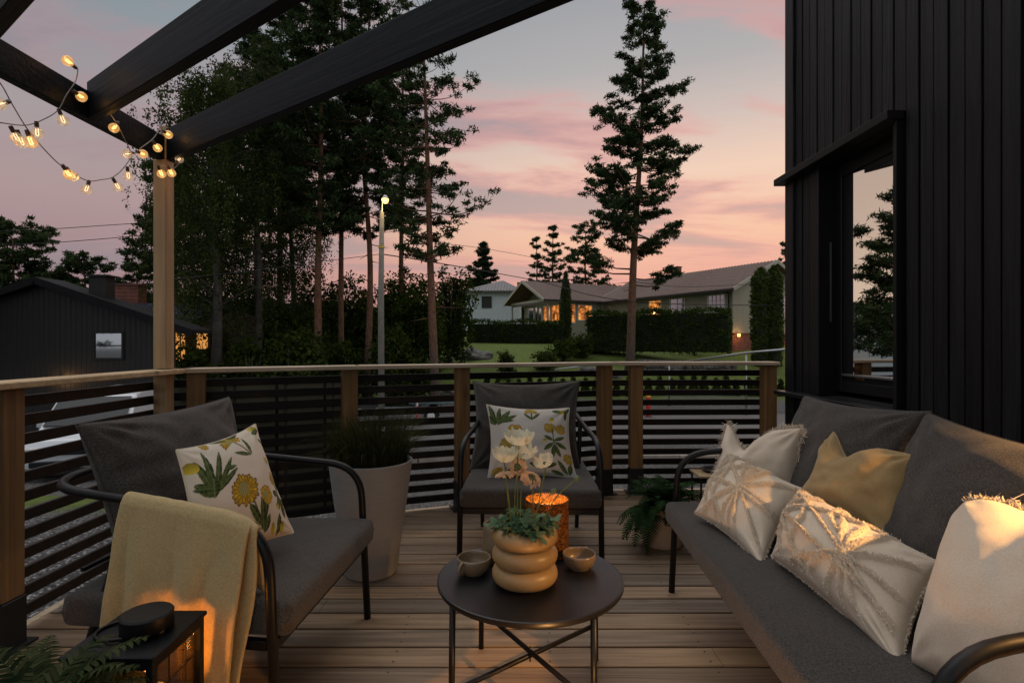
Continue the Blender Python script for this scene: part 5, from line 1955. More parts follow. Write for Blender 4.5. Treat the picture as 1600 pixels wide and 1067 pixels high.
for i in range(19):
    f_ = i / 18
    q.beam((-8.9 + 7.3 * f_, -.28, pz(511) + .12), (-7.4 + 8.2 * f_, 3.98, pz(470) + .12), .05, .07)
q.build('roof', M_metalroof, ph)
q = MB()
q.box((-.95, -1.6, (zb + pz(545)) / 2 + .2), (.10, .10, pz(545) - zb)); q.box((-2.9, -1.6, (zb + pz(545)) / 2 + .2), (.10, .10, pz(545) - zb)); q.box((-1.9, -1.6, pz(545) + .2), (2.1, .10, .10))
q.extr([(-5.2, -2.2, pz(500)), (-5.2, .2, pz(500) + .35), (-.6, .2, pz(516)), (-.6, -2.2, pz(522))], (0, 0, .12))
q.build('porch', M_trimb, ph)
window(ph, (-1.32, -.10, pz(548)), .42, 2.2, M_lit, frame=M_brown, name='lit_door', bars=(1, 0))
window(ph, (-.38, -.02, pz(532)), .5, .8, M_lit, frame=M_brown, name='lit_window', bars=(0, 0))
point('porch_light', (-2.2, -.8, pz(535)), 18, (1, .42, .10), .08, ph)
for (px_, w2) in ((205, .8),):
    t_ = MB(); c_ = P(205, 470, 30); t_.box((0, 0, 0), (1.15, .9, 1.6)); t_.box((0, 0, .85), (1.3, 1.05, .12))
    o = t_.build('brick_chimney', M_brick, ph)
    o.location = ph.matrix_world.inverted() @ c_ if False else Matrix.Rotation(R(-8), 4, 'Z') @ (c_ - Vector(ph.location))

# --- street lamp ---------------------------------------------------------------
DL = 22.0
lpos = P(596, 600, DL)
zg = gzf(lpos.x, DL)
sl = empty('street_lamp', (lpos.x, DL, 0), 0, 'tall grey street lamp pole with a lit yellow lantern among the pines', 'street lamp')
ztop = H + (CY - 332) * DL / F
MB().tube([(0, 0, zg - .3), (-.02, 0, 3), (.02, 0, ztop)], [.135, .12, .085], 14).build('pole', M_conc, sl, smooth=True)
MB().tube(bez([(.02, 0, ztop - .6), (.04, -.05, ztop + .25), (.12, -.25, ztop + .50)], 6), .035, 8).build('bracket', M_chrome, sl, smooth=True)
MB().lathe([(0, .16), (.07, .14), (.13, .03), (.14, 0), (.0, .0)], c=(.22, -.30, ztop + .47), seg=20).build('lamp_hood', M_chrome, sl, smooth=True)
MB().lathe([(0, 0), (.13, 0), (.14, -.05), (.10, -.16), (0, -.20)], c=(.22, -.30, ztop + .47), seg=20).build('lamp_globe', mat_emit('street_lamp_glow', (1.0, .58, .14), 4.0), sl, smooth=True)
MB().lathe([(.125, 0), (.128, 0), (.128, .10), (.125, .10)], c=(0, 0, H + (CY - 388) * DL / F), seg=14).build('band', mat_plain('yellow_band', (.6, .42, .05), .6), sl)
point('street_lamp_light', (.22, -.30, ztop + .10), 12, (1.0, .66, .25), .1, sl)

# overhead lines
def cable(name, pts, r, lab):
    w_ = MB().tube(bez(pts, 10), r, 6)
    o = w_.build(name, M_blackb, smooth=True)
    tag(o, lab, 'cable', 'overhead cables')


cable('overhead_cable', [P(596, 397, 22), P(690, 412, 26), P(840, 439, 36), P(985, 471, 33), P(1240, 478, 36)], .024, 'thick black overhead cable from the lamp pole to the right past the lone pine')
cable('overhead_cable', [P(596, 397, 22), P(500, 409, 20), P(380, 425, 18.5), P(160, 446, 17)], .013, 'black overhead cable running left from the lamp pole behind the pine trunks')
cable('overhead_cable', [P(-30, 363, 24), P(80, 358, 26), P(200, 350, 28), P(330, 343, 31)], .018, 'upper of the two thin wires in the sky at the far left')
cable('overhead_cable', [P(-30, 384, 24), P(100, 378, 26), P(235, 367, 28), P(330, 359, 31)], .018, 'lower of the two thin wires in the sky at the far left')
cable('overhead_cable', [P(690, 380, 40), P(760, 389, 44), P(830, 402, 48), P(900, 418, 56)], .018, 'thin wire in the pink sky above the pale blue house')
cable('overhead_cable', [P(985, 440, 34), P(1080, 448, 35), P(1240, 440, 38)], .016, 'thin wire crossing the tiled roof right of the lone pine')


# ================================================================== vegetation
def rand_dirs(rg, n):
    d = rg.normal(0, 1, (n, 3))
    return d / np.linalg.norm(d, axis=1)[:, None]


def leaves_mesh(centres, spread, per, size, rg, flat=1.0, shape='tri', hang=False, el=1.7):
    """scatter small leaf faces round each centre -> V, F"""
    c = np.repeat(centres, per, axis=0)
    sp = np.repeat(spread, per) if hasattr(spread, '__len__') else spread
    n = len(c)
    off = rg.normal(0, 1, (n, 3))
    off /= np.linalg.norm(off, axis=1)[:, None]
    off *= (rg.random((n, 1)) ** 0.5)
    off[:, 2] *= flat
    pos = c + off * (sp[:, None] if hasattr(sp, '__len__') else sp)
    a = rand_dirs(rg, n)
    if hang:
        a[:, 2] = -np.abs(a[:, 2]) * 2.2 - .6
        a /= np.linalg.norm(a, axis=1)[:, None]
    b_ = np.cross(a, rand_dirs(rg, n)); b_ /= np.linalg.norm(b_, axis=1)[:, None] + 1e-9
    s = size * rg.uniform(.6, 1.4, (n, 1))
    if shape == 'tri':
        V = np.stack([pos - b_ * s * .5, pos + b_ * s * .5, pos + a * s * el], 1).reshape(-1, 3)
        Fc = np.arange(n * 3).reshape(-1, 3)
    else:
        V = np.stack([pos, pos + a * s * el * .5 + b_ * s * .5, pos + a * s * el, pos + a * s * el * .5 - b_ * s * .5], 1).reshape(-1, 3)
        Fc = np.arange(n * 4).reshape(-1, 4)
    return V, Fc


M_pine = mat_leaf('pine_needles', (0.018, 0.034, 0.016), (0.070, 0.105, 0.042), 0.2, .6)
M_birch = mat_leaf('birch_leaves', (0.020, 0.032, 0.010), (0.075, 0.098, 0.030), 0.35, .8)
M_bush = mat_leaf('bush_leaves', (0.014, 0.025, 0.006), (0.070, 0.100, 0.022), 0.35, .7)
M_hedge = mat_leaf('hedge_leaves', (0.016, 0.030, 0.008), (0.065, 0.10, 0.022), 0.2, 1.0)
M_thuja = mat_leaf('thuja_leaves', (0.020, 0.036, 0.008), (0.085, 0.12, 0.024), 0.2, 1.0)
M_spruce = mat_leaf('spruce_needles', (0.012, 0.022, 0.012), (0.038, 0.058, 0.030), 0.15, .8)
m, nb_, out_ = newmat('pine_bark')
v_ = coords(nb_, (5, 5, 1.6))
n_ = nz(nb_, v_, 2.5, 7, .7, .5)
sp_ = nb_.n('ShaderNodeSeparateXYZ', {0: coords(nb_)})
lowr = nb_.ramp(nb_.math('MULTIPLY', sp_.outputs[2], .1), [(0.15, 0.0), (0.45, 1.0)])
ca_ = nb_.ramp(n_, [(.3, (.03, .022, .018)), (.7, (.13, .095, .075))])
cb_ = nb_.ramp(n_, [(.3, (.07, .032, .018)), (.7, (.26, .13, .075))])
principled(nb_, out_, nb_.mix(lowr, ca_, cb_), .9, n_, .8, .05)
M_bark = m
M_birchbark = mat_plain('dark_bark', (.055, .048, .042), .9, 0, .5, 3, .6)


def trunk_mesh(mb, pts, r0, r1, seg=12):
    q = bez(pts, 6)
    n = len(q)
    rs = [r0 + (r1 - r0) * (i / (n - 1)) ** .9 for i in range(n)]
    rs[0] = r0 * 1.25
    mb.tube(q, rs, seg)
    return q


def pine(x, y, top, r0, crown0, rad, seed, label, nb=60, lean=(0, 0), prof=None, fol=M_pine, leaf=.22, per=26, dens=1.0, base=None, name='pine_tree', cs=1.0, nl=0, extra=(), group='pines behind the railing', layers=True, dead=6, side_bias=None):
    """top: height (world z) of the tip. crown0: world z of the lowest branches. rad: crown radius"""
    rg = np.random.default_rng(seed)
    zb = gzf(x, y) - .2 if base is None else base
    root = empty(name, (x, y, zb), 0, label, 'tree', group)
    Ht = top - zb
    tb = MB()
    lx, ly = lean
    pts = [Vector((0, 0, 0)), Vector((lx * .25 + rg.normal(0, .08), ly * .2, Ht * .33)), Vector((lx * .6 + rg.normal(0, .12), ly * .6, Ht * .66)), Vector((lx, ly, Ht))]
    axis = trunk_mesh(tb, pts, r0, .04)
    na = len(axis)

    def axp(z):
        t = min(max(z / Ht, 0), 1) * (na - 1)
        i = min(int(t), na - 2)
        return axis[i].lerp(axis[i + 1], t - i)
    C = []
    S = []
    nl = nl or max(7, int(nb / 5.0))
    zs = np.clip(np.repeat(np.linspace(0.0, .99, nl), 6) + rg.normal(0, .010, nl * 6), 0, 1)
    BR = []
    for k, f in enumerate(zs):
        pr = prof(f) if prof else 1 - f
        L = max(.35, rad * pr * rg.uniform(.50, 1.08))
        az_ = k * 1.05 + rg.normal(0, .35) + (k // 6) * .6
        up = rg.uniform(-.06, .22) if f < .8 else rg.uniform(.2, .9)
        BR.append((f, az_, L, up, 1.0))
    for (zz, azd, L, up) in extra:
        BR.append(((zz - crown0) / (top - crown0), R(azd), L, up, .7))
    for (f, az_, L, up, dn) in BR:
        z = (crown0 - zb) + (Ht - (crown0 - zb)) * f
        a = axp(z)
        dr = Vector((math.cos(az_), math.sin(az_), up)).normalized()
        sd = Vector((-math.sin(az_), math.cos(az_), 0))
        e = a + dr * L
        mid = a + dr * L * .5 + Vector((0, 0, -.08 * L))
        e.z += .10 * L
        br_ = bez([a, mid, e], 3)
        rb = max(.016, r0 * .20 * (1 - max(f, 0) * .7) * min(1, L / rad + .2))
        tb.tube(br_, [rb * (1 - .8 * i / (len(br_) - 1)) for i in range(len(br_))], 5)
        nc = max(3, int(L / .26 * dens))
        for c_ in range(nc):
            t = rg.uniform(.24, 1.03) ** .8 if dn == 1.0 else rg.uniform(.5, 1.03)
            p = a.lerp(mid, t * 2) if t < .5 else mid.lerp(e, (t - .5) * 2)
            q = p + sd * float(rg.normal(0, .20) * L * (.35 + .65 * t)) + Vector((0, 0, float(rg.normal(.04, .05)) * L))
            if rg.random() < .35:
                tb.tube([p, q], [.012, .006], 4)
            C.append([q.x, q.y, q.z])
            S.append(cs * rg.uniform(.20, .46) * (.65 + .35 * rad / 3.2))
    for k in range(dead):
        z = (crown0 - zb) * rg.uniform(.45, .98)
        a = axp(z); az_ = rg.uniform(0, 2 * PI); L = rg.uniform(.5, 1.6)
        tb.tube([a, a + Vector((math.cos(az_) * L, math.sin(az_) * L, rg.uniform(-.3, .15)))], [.03, .008], 5)
    tb.build('trunk', M_bark, root, smooth=True)
    V, Fc = leaves_mesh(np.array(C), np.array(S), int(per * 2.6), leaf * .34, rg, flat=.36, el=2.6)
    fast_mesh('crown', V, Fc, fol, root)
    return root


# pines of the grove (near row)
def px_at(x, D): return (x - CX) * D / F


pineprof = lambda f: (0.55 + .45 * math.sin(PI * f)) * (1 - f) ** .25
pine(px_at(497, 27), 27, 19.5, .225, 7.0, 3.9, 11, 'pine with the reddest bare trunk standing left of the street lamp', nb=84, prof=pineprof, per=30)
pine(px_at(533, 30), 30, 21.5, .19, 8.0, 3.4, 12, 'thin pine just right of the red trunked one', nb=64, prof=pineprof, per=26)
pine(px_at(572, 29), 29, 20.0, .21, 7.2, 3.3, 13, 'dark pine just left of the street lamp pole', nb=72, prof=pineprof, per=28, lean=(.3, 0))
pine(px_at(681, 27), 27, 18.0, .25, 5.5, 3.0, 54, 'leaning pine with thin open crown right of the street lamp', nb=62, lean=(-.7, 0), prof=lambda f: .50 + .55 * abs(math.sin(f * 7.5 + .6)), per=20, dens=.75)
pine(px_at(440, 34), 34, 23.0, .24, 9.0, 4.4, 15, 'tall dark pine behind the birch', nb=80, prof=pineprof, per=28)
pine(px_at(400, 38), 38, 22.5, .24, 8.0, 4.4, 25, 'pine rearmost behind the weeping birch', nb=64, prof=pineprof, per=26)
pine(px_at(628, 36), 36, 22.5, .22, 9.0, 3.6, 16, 'pine hidden low behind the street lamp with a high crown', nb=60, prof=pineprof, per=26)
pine(px_at(272, 30), 30, 10.5, .22, 5.2, 3.1, 17, 'short spreading pine right behind the pergola post', nb=44, prof=lambda f: .9 - .3 * f, per=28)
# lone pine on the right
lonep = lambda f: float(np.interp(f, [0, .12, .33, .5, .6, .75, .87, 1], [.85, 1.06, 1.0, .76, .82, .62, .54, .30]))
pine(px_at(984, 34), 34, H + (CY - 14) * 34 / F, .31, 7.2, 3.6, 21, 'tall lone pine standing before the beige house', nb=80, nl=16, extra=[(5.6, 185, 3.9, .22), (5.9, 170, 3.2, .3), (4.9, 5, 2.8, .12), (5.3, -20, 2.4, .1)], prof=lonep, per=30, lean=(.9, 0), cs=.95, group='lone pines', dens=1.1, dead=4)
# far trees
pine(px_at(20, 40), 40, H + (CY - 372) * 40 / F, .25, 4.6, 4.0, 31, 'flat topped pine rising behind the black gabled house at the left edge', nb=40, prof=lambda f: .9 - .2 * f, per=30, leaf=.26, group='distant trees')
pine(px_at(132, 42), 42, H + (CY - 417) * 42 / F, .22, 4.0, 3.0, 32, 'small pine above the chimney of the black gabled house', nb=30, prof=lambda f: .95 - .3 * f, per=28, leaf=.26, group='distant trees')
pine(px_at(215, 44), 44, H + (CY - 425) * 44 / F, .22, 3.0, 2.6, 33, 'small pine left of the pergola post', nb=30, prof=lambda f: 1 - .5 * f, per=28, leaf=.26, group='distant trees')
pine(px_at(755, 82), 82, H + (CY - 382) * 82 / F, .3, 6.0, 3.4, 34, 'dark spruce behind the pale blue house', nb=70, prof=lambda f: (1 - f) ** .75 + .08, fol=M_spruce, per=26, leaf=.34, name='spruce_tree', group='distant trees', dens=1.5)
pine(px_at(838, 74), 74, H + (CY - 374) * 74 / F, .22, 7.0, 1.7, 35, 'slim tree left of the pair behind the tiled gable', nb=44, prof=lambda f: (1 - f) ** .5 + .15, per=20, leaf=.30, group='distant trees', dens=.9)
pine(px_at(864, 72), 72, H + (CY - 357) * 72 / F, .22, 7.0, 2.0, 36, 'slim tree right of the pair behind the tiled gable', nb=50, prof=lambda f: (1 - f) ** .5 + .2, per=20, leaf=.30, group='distant trees', dens=.9)
pine(px_at(915, 62), 62, H + (CY - 362) * 62 / F, .22, 5.0, 3.6, 37, 'open pine behind the roof left of the lone pine', nb=46, prof=lambda f: .9 - .3 * f, per=22, leaf=.28, group='distant trees', dens=.8)
pine(px_at(1240, 52), 52, H + (CY - 385) * 52 / F, .2, 5.0, 2.2, 38, 'pine tip showing behind the right gable at the black wall', nb=36, prof=lambda f: .9 - .3 * f, per=22, leaf=.26, group='distant trees')

# weeping birch group
def birch(x, y, top, rad, seed, label, z0, n_br=60, fol=M_birch, leafs=.062, strand=2.6, r0=.22, group='birches in the grove', per=15):
    rg = np.random.default_rng(seed)
    zb = gzf(x, y) - .2
    root = empty('birch_tree', (x, y, zb), 0, label, 'tree', group)
    Ht = top - zb
    tb = MB()
    axis = trunk_mesh(tb, [Vector((0, 0, 0)), Vector((.15, 0, Ht * .35)), Vector((-.1, .1, Ht * .7)), Vector((.1, 0, Ht))], r0, .03)
    C = []
    for k in range(n_br):
        f = rg.random() ** .8
        z = (z0 - zb) + (Ht - (z0 - zb)) * f
        t = z / Ht * (len(axis) - 1); i = min(int(t), len(axis) - 2)
        a = axis[i].lerp(axis[i + 1], t - i)
        az_ = rg.uniform(0, 2 * PI)
        L = rad * math.sqrt(max(.05, 1 - (f - .35) ** 2 * 1.9)) * rg.uniform(.5, 1.05)
        e = a + Vector((math.cos(az_) * L, math.sin(az_) * L, L * .45 * (1 - f * .3)))
        mid = a.lerp(e, .5) + Vector((0, 0, .12 * L))
        br_ = bez([a, mid, e], 4)
        tb.tube(br_, [.045 * (1 - .8 * j / (len(br_) - 1)) for j in range(len(br_))], 5)
        for s in range(7):
            t = rg.uniform(.3, 1.05)
            p = a.lerp(mid, t * 2) if t < .5 else mid.lerp(e, (t - .5) * 2)
            SL_ = strand * rg.uniform(.4, 1.1)
            ox, oy = rg.normal(0, .35, 2)
            dx, dy = rg.normal(0, .18, 2)
            n_ = int(SL_ / .16)
            for q in range(n_):
                u = q / n_
                C.append([p.x + ox + dx * u + rg.normal(0, .05), p.y + oy + dy * u + rg.normal(0, .05), p.z - SL_ * u + .1 * math.sin(u * 6)])
    tb.build('trunk', M_birchbark, root, smooth=True)
    V, Fc = leaves_mesh(np.array(C), .20, per // 3 + 3, leafs, rg, flat=1.0, shape='quad', hang=True, el=1.6)
    fast_mesh('crown', V, Fc, fol, root)
    return root


birch(px_at(335, 24), 24, 12.8, 2.9, 41, 'weeping birch with the thick dark trunk right of the pergola post', 1.5, n_br=66, r0=.26)
birch(px_at(400, 26), 26, 14.8, 2.9, 42, 'weeping birch left of the red pine trunk', 1.8, n_br=64)
birch(px_at(300, 29), 29, 12.0, 2.6, 43, 'rear birch above the metal roof behind the pergola post', 3.4, n_br=46)
birch(px_at(455, 31), 31, 13.0, 3.0, 44, 'birch in the dark between two pines', 1.0, n_br=50)


def shrub(x, y, w_, h_, seed, label, fol=M_bush, leafs=.10, n=420, per=14, depth=None, group='bushes under the trees', name='bush', stems=True, cat='bush', spread=.28):
    rg = np.random.default_rng(seed)
    zb = gzf(x, y)
    root = empty(name, (x, y, zb), 0, label, cat, group)
    d = depth or w_
    # several overlapping lobes
    nl = 7
    lob = [(rg.normal(0, .28) * w_ / 2, rg.normal(0, .28) * d / 2, rg.uniform(.25, .62) * h_, rg.uniform(.35, .55)) for _ in range(nl)] + [(0, 0, h_ * .45, .62)]
    C = []
    while len(C) < n:
        l = lob[rg.integers(len(lob))]
        v = rg.normal(0, 1, 3); v /= np.linalg.norm(v); v *= rg.random() ** .35
        p = (l[0] + v[0] * w_ / 2 * l[3] * 1.3, l[1] + v[1] * d / 2 * l[3] * 1.3, l[2] + v[2] * h_ * .40)
        if p[2] > .02 and p[2] < h_: C.append(p)
    V, Fc = leaves_mesh(np.array(C), spread, per, leafs, rg, flat=.8, shape='quad', el=1.4)
    if stems:
        s = MB()
        for k in range(6):
            a = rg.uniform(0, 2 * PI)
            s.tube([(0, 0, -.1), (math.cos(a) * w_ * .12, math.sin(a) * w_ * .12, h_ * .35), (math.cos(a) * w_ * .25, math.sin(a) * w_ * .25, h_ * .7)], [.05, .035, .012], 6)
        s.build('stem', M_birchbark, root, smooth=True)
    fast_mesh('foliage', V, Fc, fol, root)
    return root


shr = [  # px, D, top y px, width m, label
    (292, 23, 535, 2.2, 'low dark bush right of the pergola post'),
    (352, 27, 470, 3.4, 'tall dark bush under the thick birch trunk'),
    (410, 28, 440, 4.2, 'tall dark bush between the birches'),
    (455, 29, 455, 3.8, 'dark bush left of the red pine trunk'),
    (520, 33, 420, 4.8, 'leafy dark bush right behind the red pine trunk'),
    (560, 34, 440, 4.4, 'dark bush between the two thin pine trunks'),
    (612, 36, 400, 4.6, 'tall leafy bush just right of the lamp pole'),
    (650, 33, 430, 3.6, 'leafy bush left of the leaning pine'),
    (702, 36, 388, 3.2, 'tall loose shrub right of the leaning pine by the pale house'),
    (610, 27, 505, 2.6, 'lighter green bush at the foot of the lamp pole'),
    (640, 28, 530, 2.0, 'small light green bush before the white garden chairs'),
    (535, 27, 525, 2.4, 'small green bush between the red trunk and the lamp pole'),
    (700, 44, 497, 2.6, 'low bush left of the long clipped hedge'),
    (390, 24, 515, 3.0, 'low dark bush before the birches'),
    (455, 24, 500, 3.0, 'low dark bush left of the red pine'),
]
for i, (px_, D, ty, w_, lab) in enumerate(shr):
    X0 = px_at(px_, D)
    h_ = H + (CY - ty) * D / F - gzf(X0, D)
    shrub(X0, D, w_, h_, 60 + i, lab, n=int(90 + 34 * w_ * min(h_, 5)), leafs=.13, spread=.34)

# far wooded ridge
rg = np.random.default_rng(77)
C = []
for i in range(1500):
    x = rg.uniform(-260, 120); y = rg.uniform(190, 230)
    h_ = rg.uniform(5, 13) + 3 * math.sin(x * .03)
    zb = gzf(x, y)
    for k in range(10):
        f = k / 9
        C.append([x + rg.normal(0, 1.2 * (1 - f)), y + rg.normal(0, 1.2), zb + h_ * f])
V, Fc = leaves_mesh(np.array(C), 1.8, 9, 1.5, rg, flat=1.0)
o = fast_mesh('forest', V, Fc, M_spruce)
tag(o, 'far dark forest along the horizon', None, None, 'stuff')

# clipped hedges
def hedge(x0, y0, x1, y1, th, zt, seed, label, zb=None):
    rg = np.random.default_rng(seed)
    A, B = np.array([x0, y0]), np.array([x1, y1])
    L = np.linalg.norm(B - A)
    d = (B - A) / L
    nrm = np.array([-d[1], d[0]])
    zb = min(gzf(x0, y0), gzf(x1, y1)) - .1 if zb is None else zb
    n = int(L * (zt - zb) * 60)
    C = []
    for _ in range(n):
        u = rg.random() * L
        fc = rg.random()
        if fc < .45: v, z = -th / 2, rg.uniform(zb, zt)
        elif fc < .75: v, z = rg.uniform(-th / 2, th / 2), zt
        elif fc < .85: v, z = rg.uniform(-th / 2, th / 2), rg.uniform(zb, zt); 
        else: v, z = th / 2, rg.uniform(zb, zt)
        if rg.random() < .08: u = rg.choice([0, L]); v = rg.uniform(-th / 2, th / 2); z = rg.uniform(zb, zt)
        bump = .10 * math.sin(u * 2.3) + .06 * math.sin(u * 5.1 + z * 3)
        p = A + d * u + nrm * (v * (1 + bump))
        C.append([p[0], p[1], z + .10 * math.sin(u * 1.7) + rg.normal(0, .05) - (0.0)])
    V, Fc = leaves_mesh(np.array(C), .16, 9, .085, rg, shape='quad', el=1.4)
    c = MB().beam(tuple(A) + ((zb + zt) / 2 - .08,), tuple(B) + ((zb + zt) / 2 - .08,), th - .25, zt - zb - .25)
    root = empty('hedge', (0, 0, 0), 0, label, 'hedge', 'clipped hedges')
    c.build('branches', mat_plain('hedge_inside', (.012, .016, .006), .95) if 'hedge_inside' not in MATS else MATS['hedge_inside'], root)
    fast_mesh('foliage', V, Fc, M_hedge, root)
    return root


hedge(px_at(733, 46), 46, px_at(880, 45), 45, 1.3, H + (CY - 503) * 46 / F, 91, 'long low clipped hedge in front of the pale blue house')
hedge(px_at(922, 40), 40, px_at(1140, 35.5), 35.5, 1.5, H + (CY - 488) * 38 / F, 92, 'tall dark clipped hedge in front of the beige house', zb=.55)


def thuja(x, y, w_, zt, seed, label, twin=False):
    rg = np.random.default_rng(seed)
    zb = gzf(x, y) - .1
    root = empty('thuja', (x, y, zb), 0, label, 'tree', 'columnar thujas by the houses')
    Ht = zt - zb
    C = []
    offs = [(-w_ * .24, 0, 1.0), (w_ * .24, .1, 1.02)] if twin else [(0, 0, 1.0)]
    for (ox, oy, k) in offs:
        ww = w_ * (.56 if twin else 1)
        for _ in range(int(Ht * ww * 150)):
            f = rg.random()
            pr = min(1, (1 - f) * (9 if twin else 2.2)) ** .55 * (.82 + .18 * math.sin(PI * f))
            a = rg.uniform(0, 2 * PI)
            r = ww / 2 * pr * (1 + .07 * math.sin(a * 5 + f * 20)) * rg.uniform(.86, 1.04)
            C.append([ox + r * math.cos(a), oy + r * math.sin(a), Ht * f * k])
    V, Fc = leaves_mesh(np.array(C), .08, 6, .07, rg, shape='tri', el=2.2)
    t = MB()
    for (ox, oy, k) in offs:
        ww = w_ * (.56 if twin else 1)
        t.lathe([(0, 0), (ww * .40, .05), (ww * .42, Ht * .5), (ww * .32, Ht * .86), (0, Ht * .95)], c=(ox, oy, 0), seg=14)
    t.build('trunk', MATS['hedge_inside'], root)
    fast_mesh('crown', V, Fc, M_thuja, root)


thuja(px_at(884, 45.5), 45.5, .95, H + (CY - 424) * 45.5 / F, 95, 'slim pointed thuja beside the awning of the beige house')
thuja(px_at(1199, 36), 36, 2.0, H + (CY - 419) * 36 / F, 96, 'broad twin thuja before the right gable of the beige house', twin=True)

# row of young thujas on the edge of the lawn
rg = np.random.default_rng(5)
k = 0
proto = None
for px_ in range(760, 1240, 17):
    D = 29.5
    x = px_at(px_ + rg.uniform(-2, 2), D)
    zb = gzf(x, D)
    if proto is None:
        C = []
        for _ in range(200):
            f = rg.random(); a = rg.uniform(0, 2 * PI); r = .22 * (1 - f) ** .6
            C.append([r * math.cos(a), r * math.sin(a), .85 * f])
        V, Fc = leaves_mesh(np.array(C), .07, 6, .06, rg, shape='tri', el=2.0)
        proto = fast_mesh('young_thuja', V, Fc, M_bush)
        o = proto
    else:
        o = proto.copy(); col.objects.link(o)
    o.location = (x, D, zb)
    o.rotation_euler = (0, 0, k * 1.3)
    s = rg.uniform(.85, 1.15); o.scale = (s, s, s * 1.05)
    tag(o, 'small young thuja in the planted row along the far side of the road', 'shrub', 'row of young thujas')
    k += 1

# rocks, stone wall, flowers
def rock(x, y, s, seed, label, z=None, name='rock'):
    bm = bmesh.new()
    bmesh.ops.create_icosphere(bm, subdivisions=4, radius=1)
    for v in bm.verts:
        n1_ = noise.noise(v.co * 1.3 + Vector((seed, 0, 0)))
        n2_ = noise.noise(v.co * 4 + Vector((0, seed, 0)))
        v.co = Vector((v.co.x * s[0], v.co.y * s[1], v.co.z * s[2])) * (1 + .35 * n1_ + .10 * n2_)
    me = bpy.data.meshes.new(name); bm.to_mesh(me); bm.free()
    me.materials.append(M_rock)
    me.polygons.foreach_set('use_smooth', [True] * len(me.polygons))
    o = bpy.data.objects.new(name, me); col.objects.link(o)
    o.location = (x, y, gzf(x, y) + s[2] * .15 if z is None else z)
    tag(o, label, 'rock', 'rocks in the garden')


rock(px_at(737, 38), 38, (1.35, .8, .55), 1, 'rounded dark boulder on the lawn below the long hedge')
rock(px_at(925, 34), 34, (1.1, .7, .40), 2, 'pale rock slab on the lawn just left of the lone pine')
rock(px_at(948, 33.4), 33.4, (.9, .6, .42), 3, 'pale rock touching the foot of the lone pine')
rock(px_at(890, 40), 40, (1.2, .7, .45), 4, 'dark rock under the slim thuja')
rock(px_at(708, 30), 30, (.7, .5, .30), 5, 'small rock low on the lawn seen between the slats')
sw = MB()
rg = np.random.default_rng(8)
for row in range(3):
    for i in range(26):
        f = (i + .5 * (row % 2)) / 26
        x = px_at(1003, 34.6) * (1 - f) + px_at(1150, 34.0) * f
        y = 34.7 + (34.1 - 34.7) * f
        sw.box((x + rg.normal(0, .03), y + rg.normal(0, .04), gzf(x, y) + .12 + row * .26), (.26 + rg.uniform(0, .05), .5, .25), rg.normal(0, .05), bev=.05)
o = sw.build('stone_wall', M_rock)
tag(o, 'low grey stone wall under the tall dark hedge', 'stone wall')
for i, (px_, D, ty, w_, lab) in enumerate([(908, 38, 515, 2.2, 'loose flowering shrub beside the slim thuja'), (880, 37, 527, 2.0, 'grey green shrub on the rocks below the slim thuja'), (790, 33, 548, 1.1, 'small round conifer on the lawn'), (850, 35, 540, 1.6, 'low ground shrub on the lawn'), (1085, 39, 480, 1.0, 'small shrub top showing above the tall hedge')]):
    X0 = px_at(px_, D)
    shrub(X0, D, w_, max(.6, H + (CY - ty) * D / F - gzf(X0, D)), 130 + i, lab, n=200, leafs=.09, group='garden shrubs', spread=.2)

# white garden chairs and small table light under the trees
def garden_chair(x, y, rz, label):
    root = empty('garden_chair', (x, y, gzf(x, y)), rz, label, 'chair', 'white garden chairs')
    M_ = M_white
    MB().box((0, 0, .42), (.5, .48, .04), bev=.015).build('seat', M_, root)
    b_ = MB(); b_.box((0, .24, .70), (.5, .04, .50), bev=.02); b_.build('backrest', M_, root)
    for sx in (-1, 1):
        for sy in (-1, 1):
            MB().tube([(sx * .22, sy * .2, .42), (sx * .26, sy * .24, 0)], .025, 6).build('leg', M_, root, smooth=True)
        MB().tube([(sx * .26, .22, .66), (sx * .27, -.2, .64), (sx * .26, -.22, .42)], .022, 6).build('armrest', M_, root, smooth=True)


garden_chair(px_at(647, 38), 38, R(60), 'white plastic garden chair on the left under the trees')
garden_chair(px_at(660, 37), 37, R(-50), 'white plastic garden chair on the right under the trees')
# ------------------------------------------------------------------ white van
van = empty('white_van', (-10.9, 15.0, 0), 0, 'white van parked below the terrace seen through the left slats', 'van')
VO = Vector((-10.9, 15.0, 0))
vd = Vector((1.5, -5.0, 0)).normalized()      # forwards (towards us)
van.rotation_euler = (0, 0, math.atan2(vd.y, vd.x))
vg = gzf(-10.9, 15.0)
m, nb_, out_ = newmat('white_paint')
principled(nb_, out_, (0.50, 0.54, 0.58), 0.28, spec=.5, extra={'Coat Weight': .6, 'Coat Roughness': .08})
M_van = m
side = [(-2.6, .45), (-2.62, 1.0), (-2.5, 1.80), (-2.3, 1.92), (.9, 1.95), (1.25, 1.88), (2.0, 1.18), (2.75, 1.02), (2.95, .80), (2.98, .40), (-2.6, .40)]
n = len(side)
vb = MB()
hw2 = .95
ins = lambda z: hw2 - max(0, z - 1.0) * .12
ring = []
for s in (-1, 1):
    ring.append([(x, s * ins(z), z) for x, z in side])
vs = ring[0] + ring[1]
fs = [list(range(n))[::-1], list(range(n, 2 * n))] + [(i, (i + 1) % n, n + (i + 1) % n, n + i) for i in range(n)]
vb.add(vs, fs)
bo = vb.build('body', M_van, van)
bo.location = (0, 0, vg)
mod = bo.modifiers.new('bev', 'BEVEL'); mod.width = .06; mod.segments = 3; mod.limit_method = 'ANGLE'
M_vg = mat_plain('van_glass', (.012, .015, .018), .08, 0, 0)
g = MB()
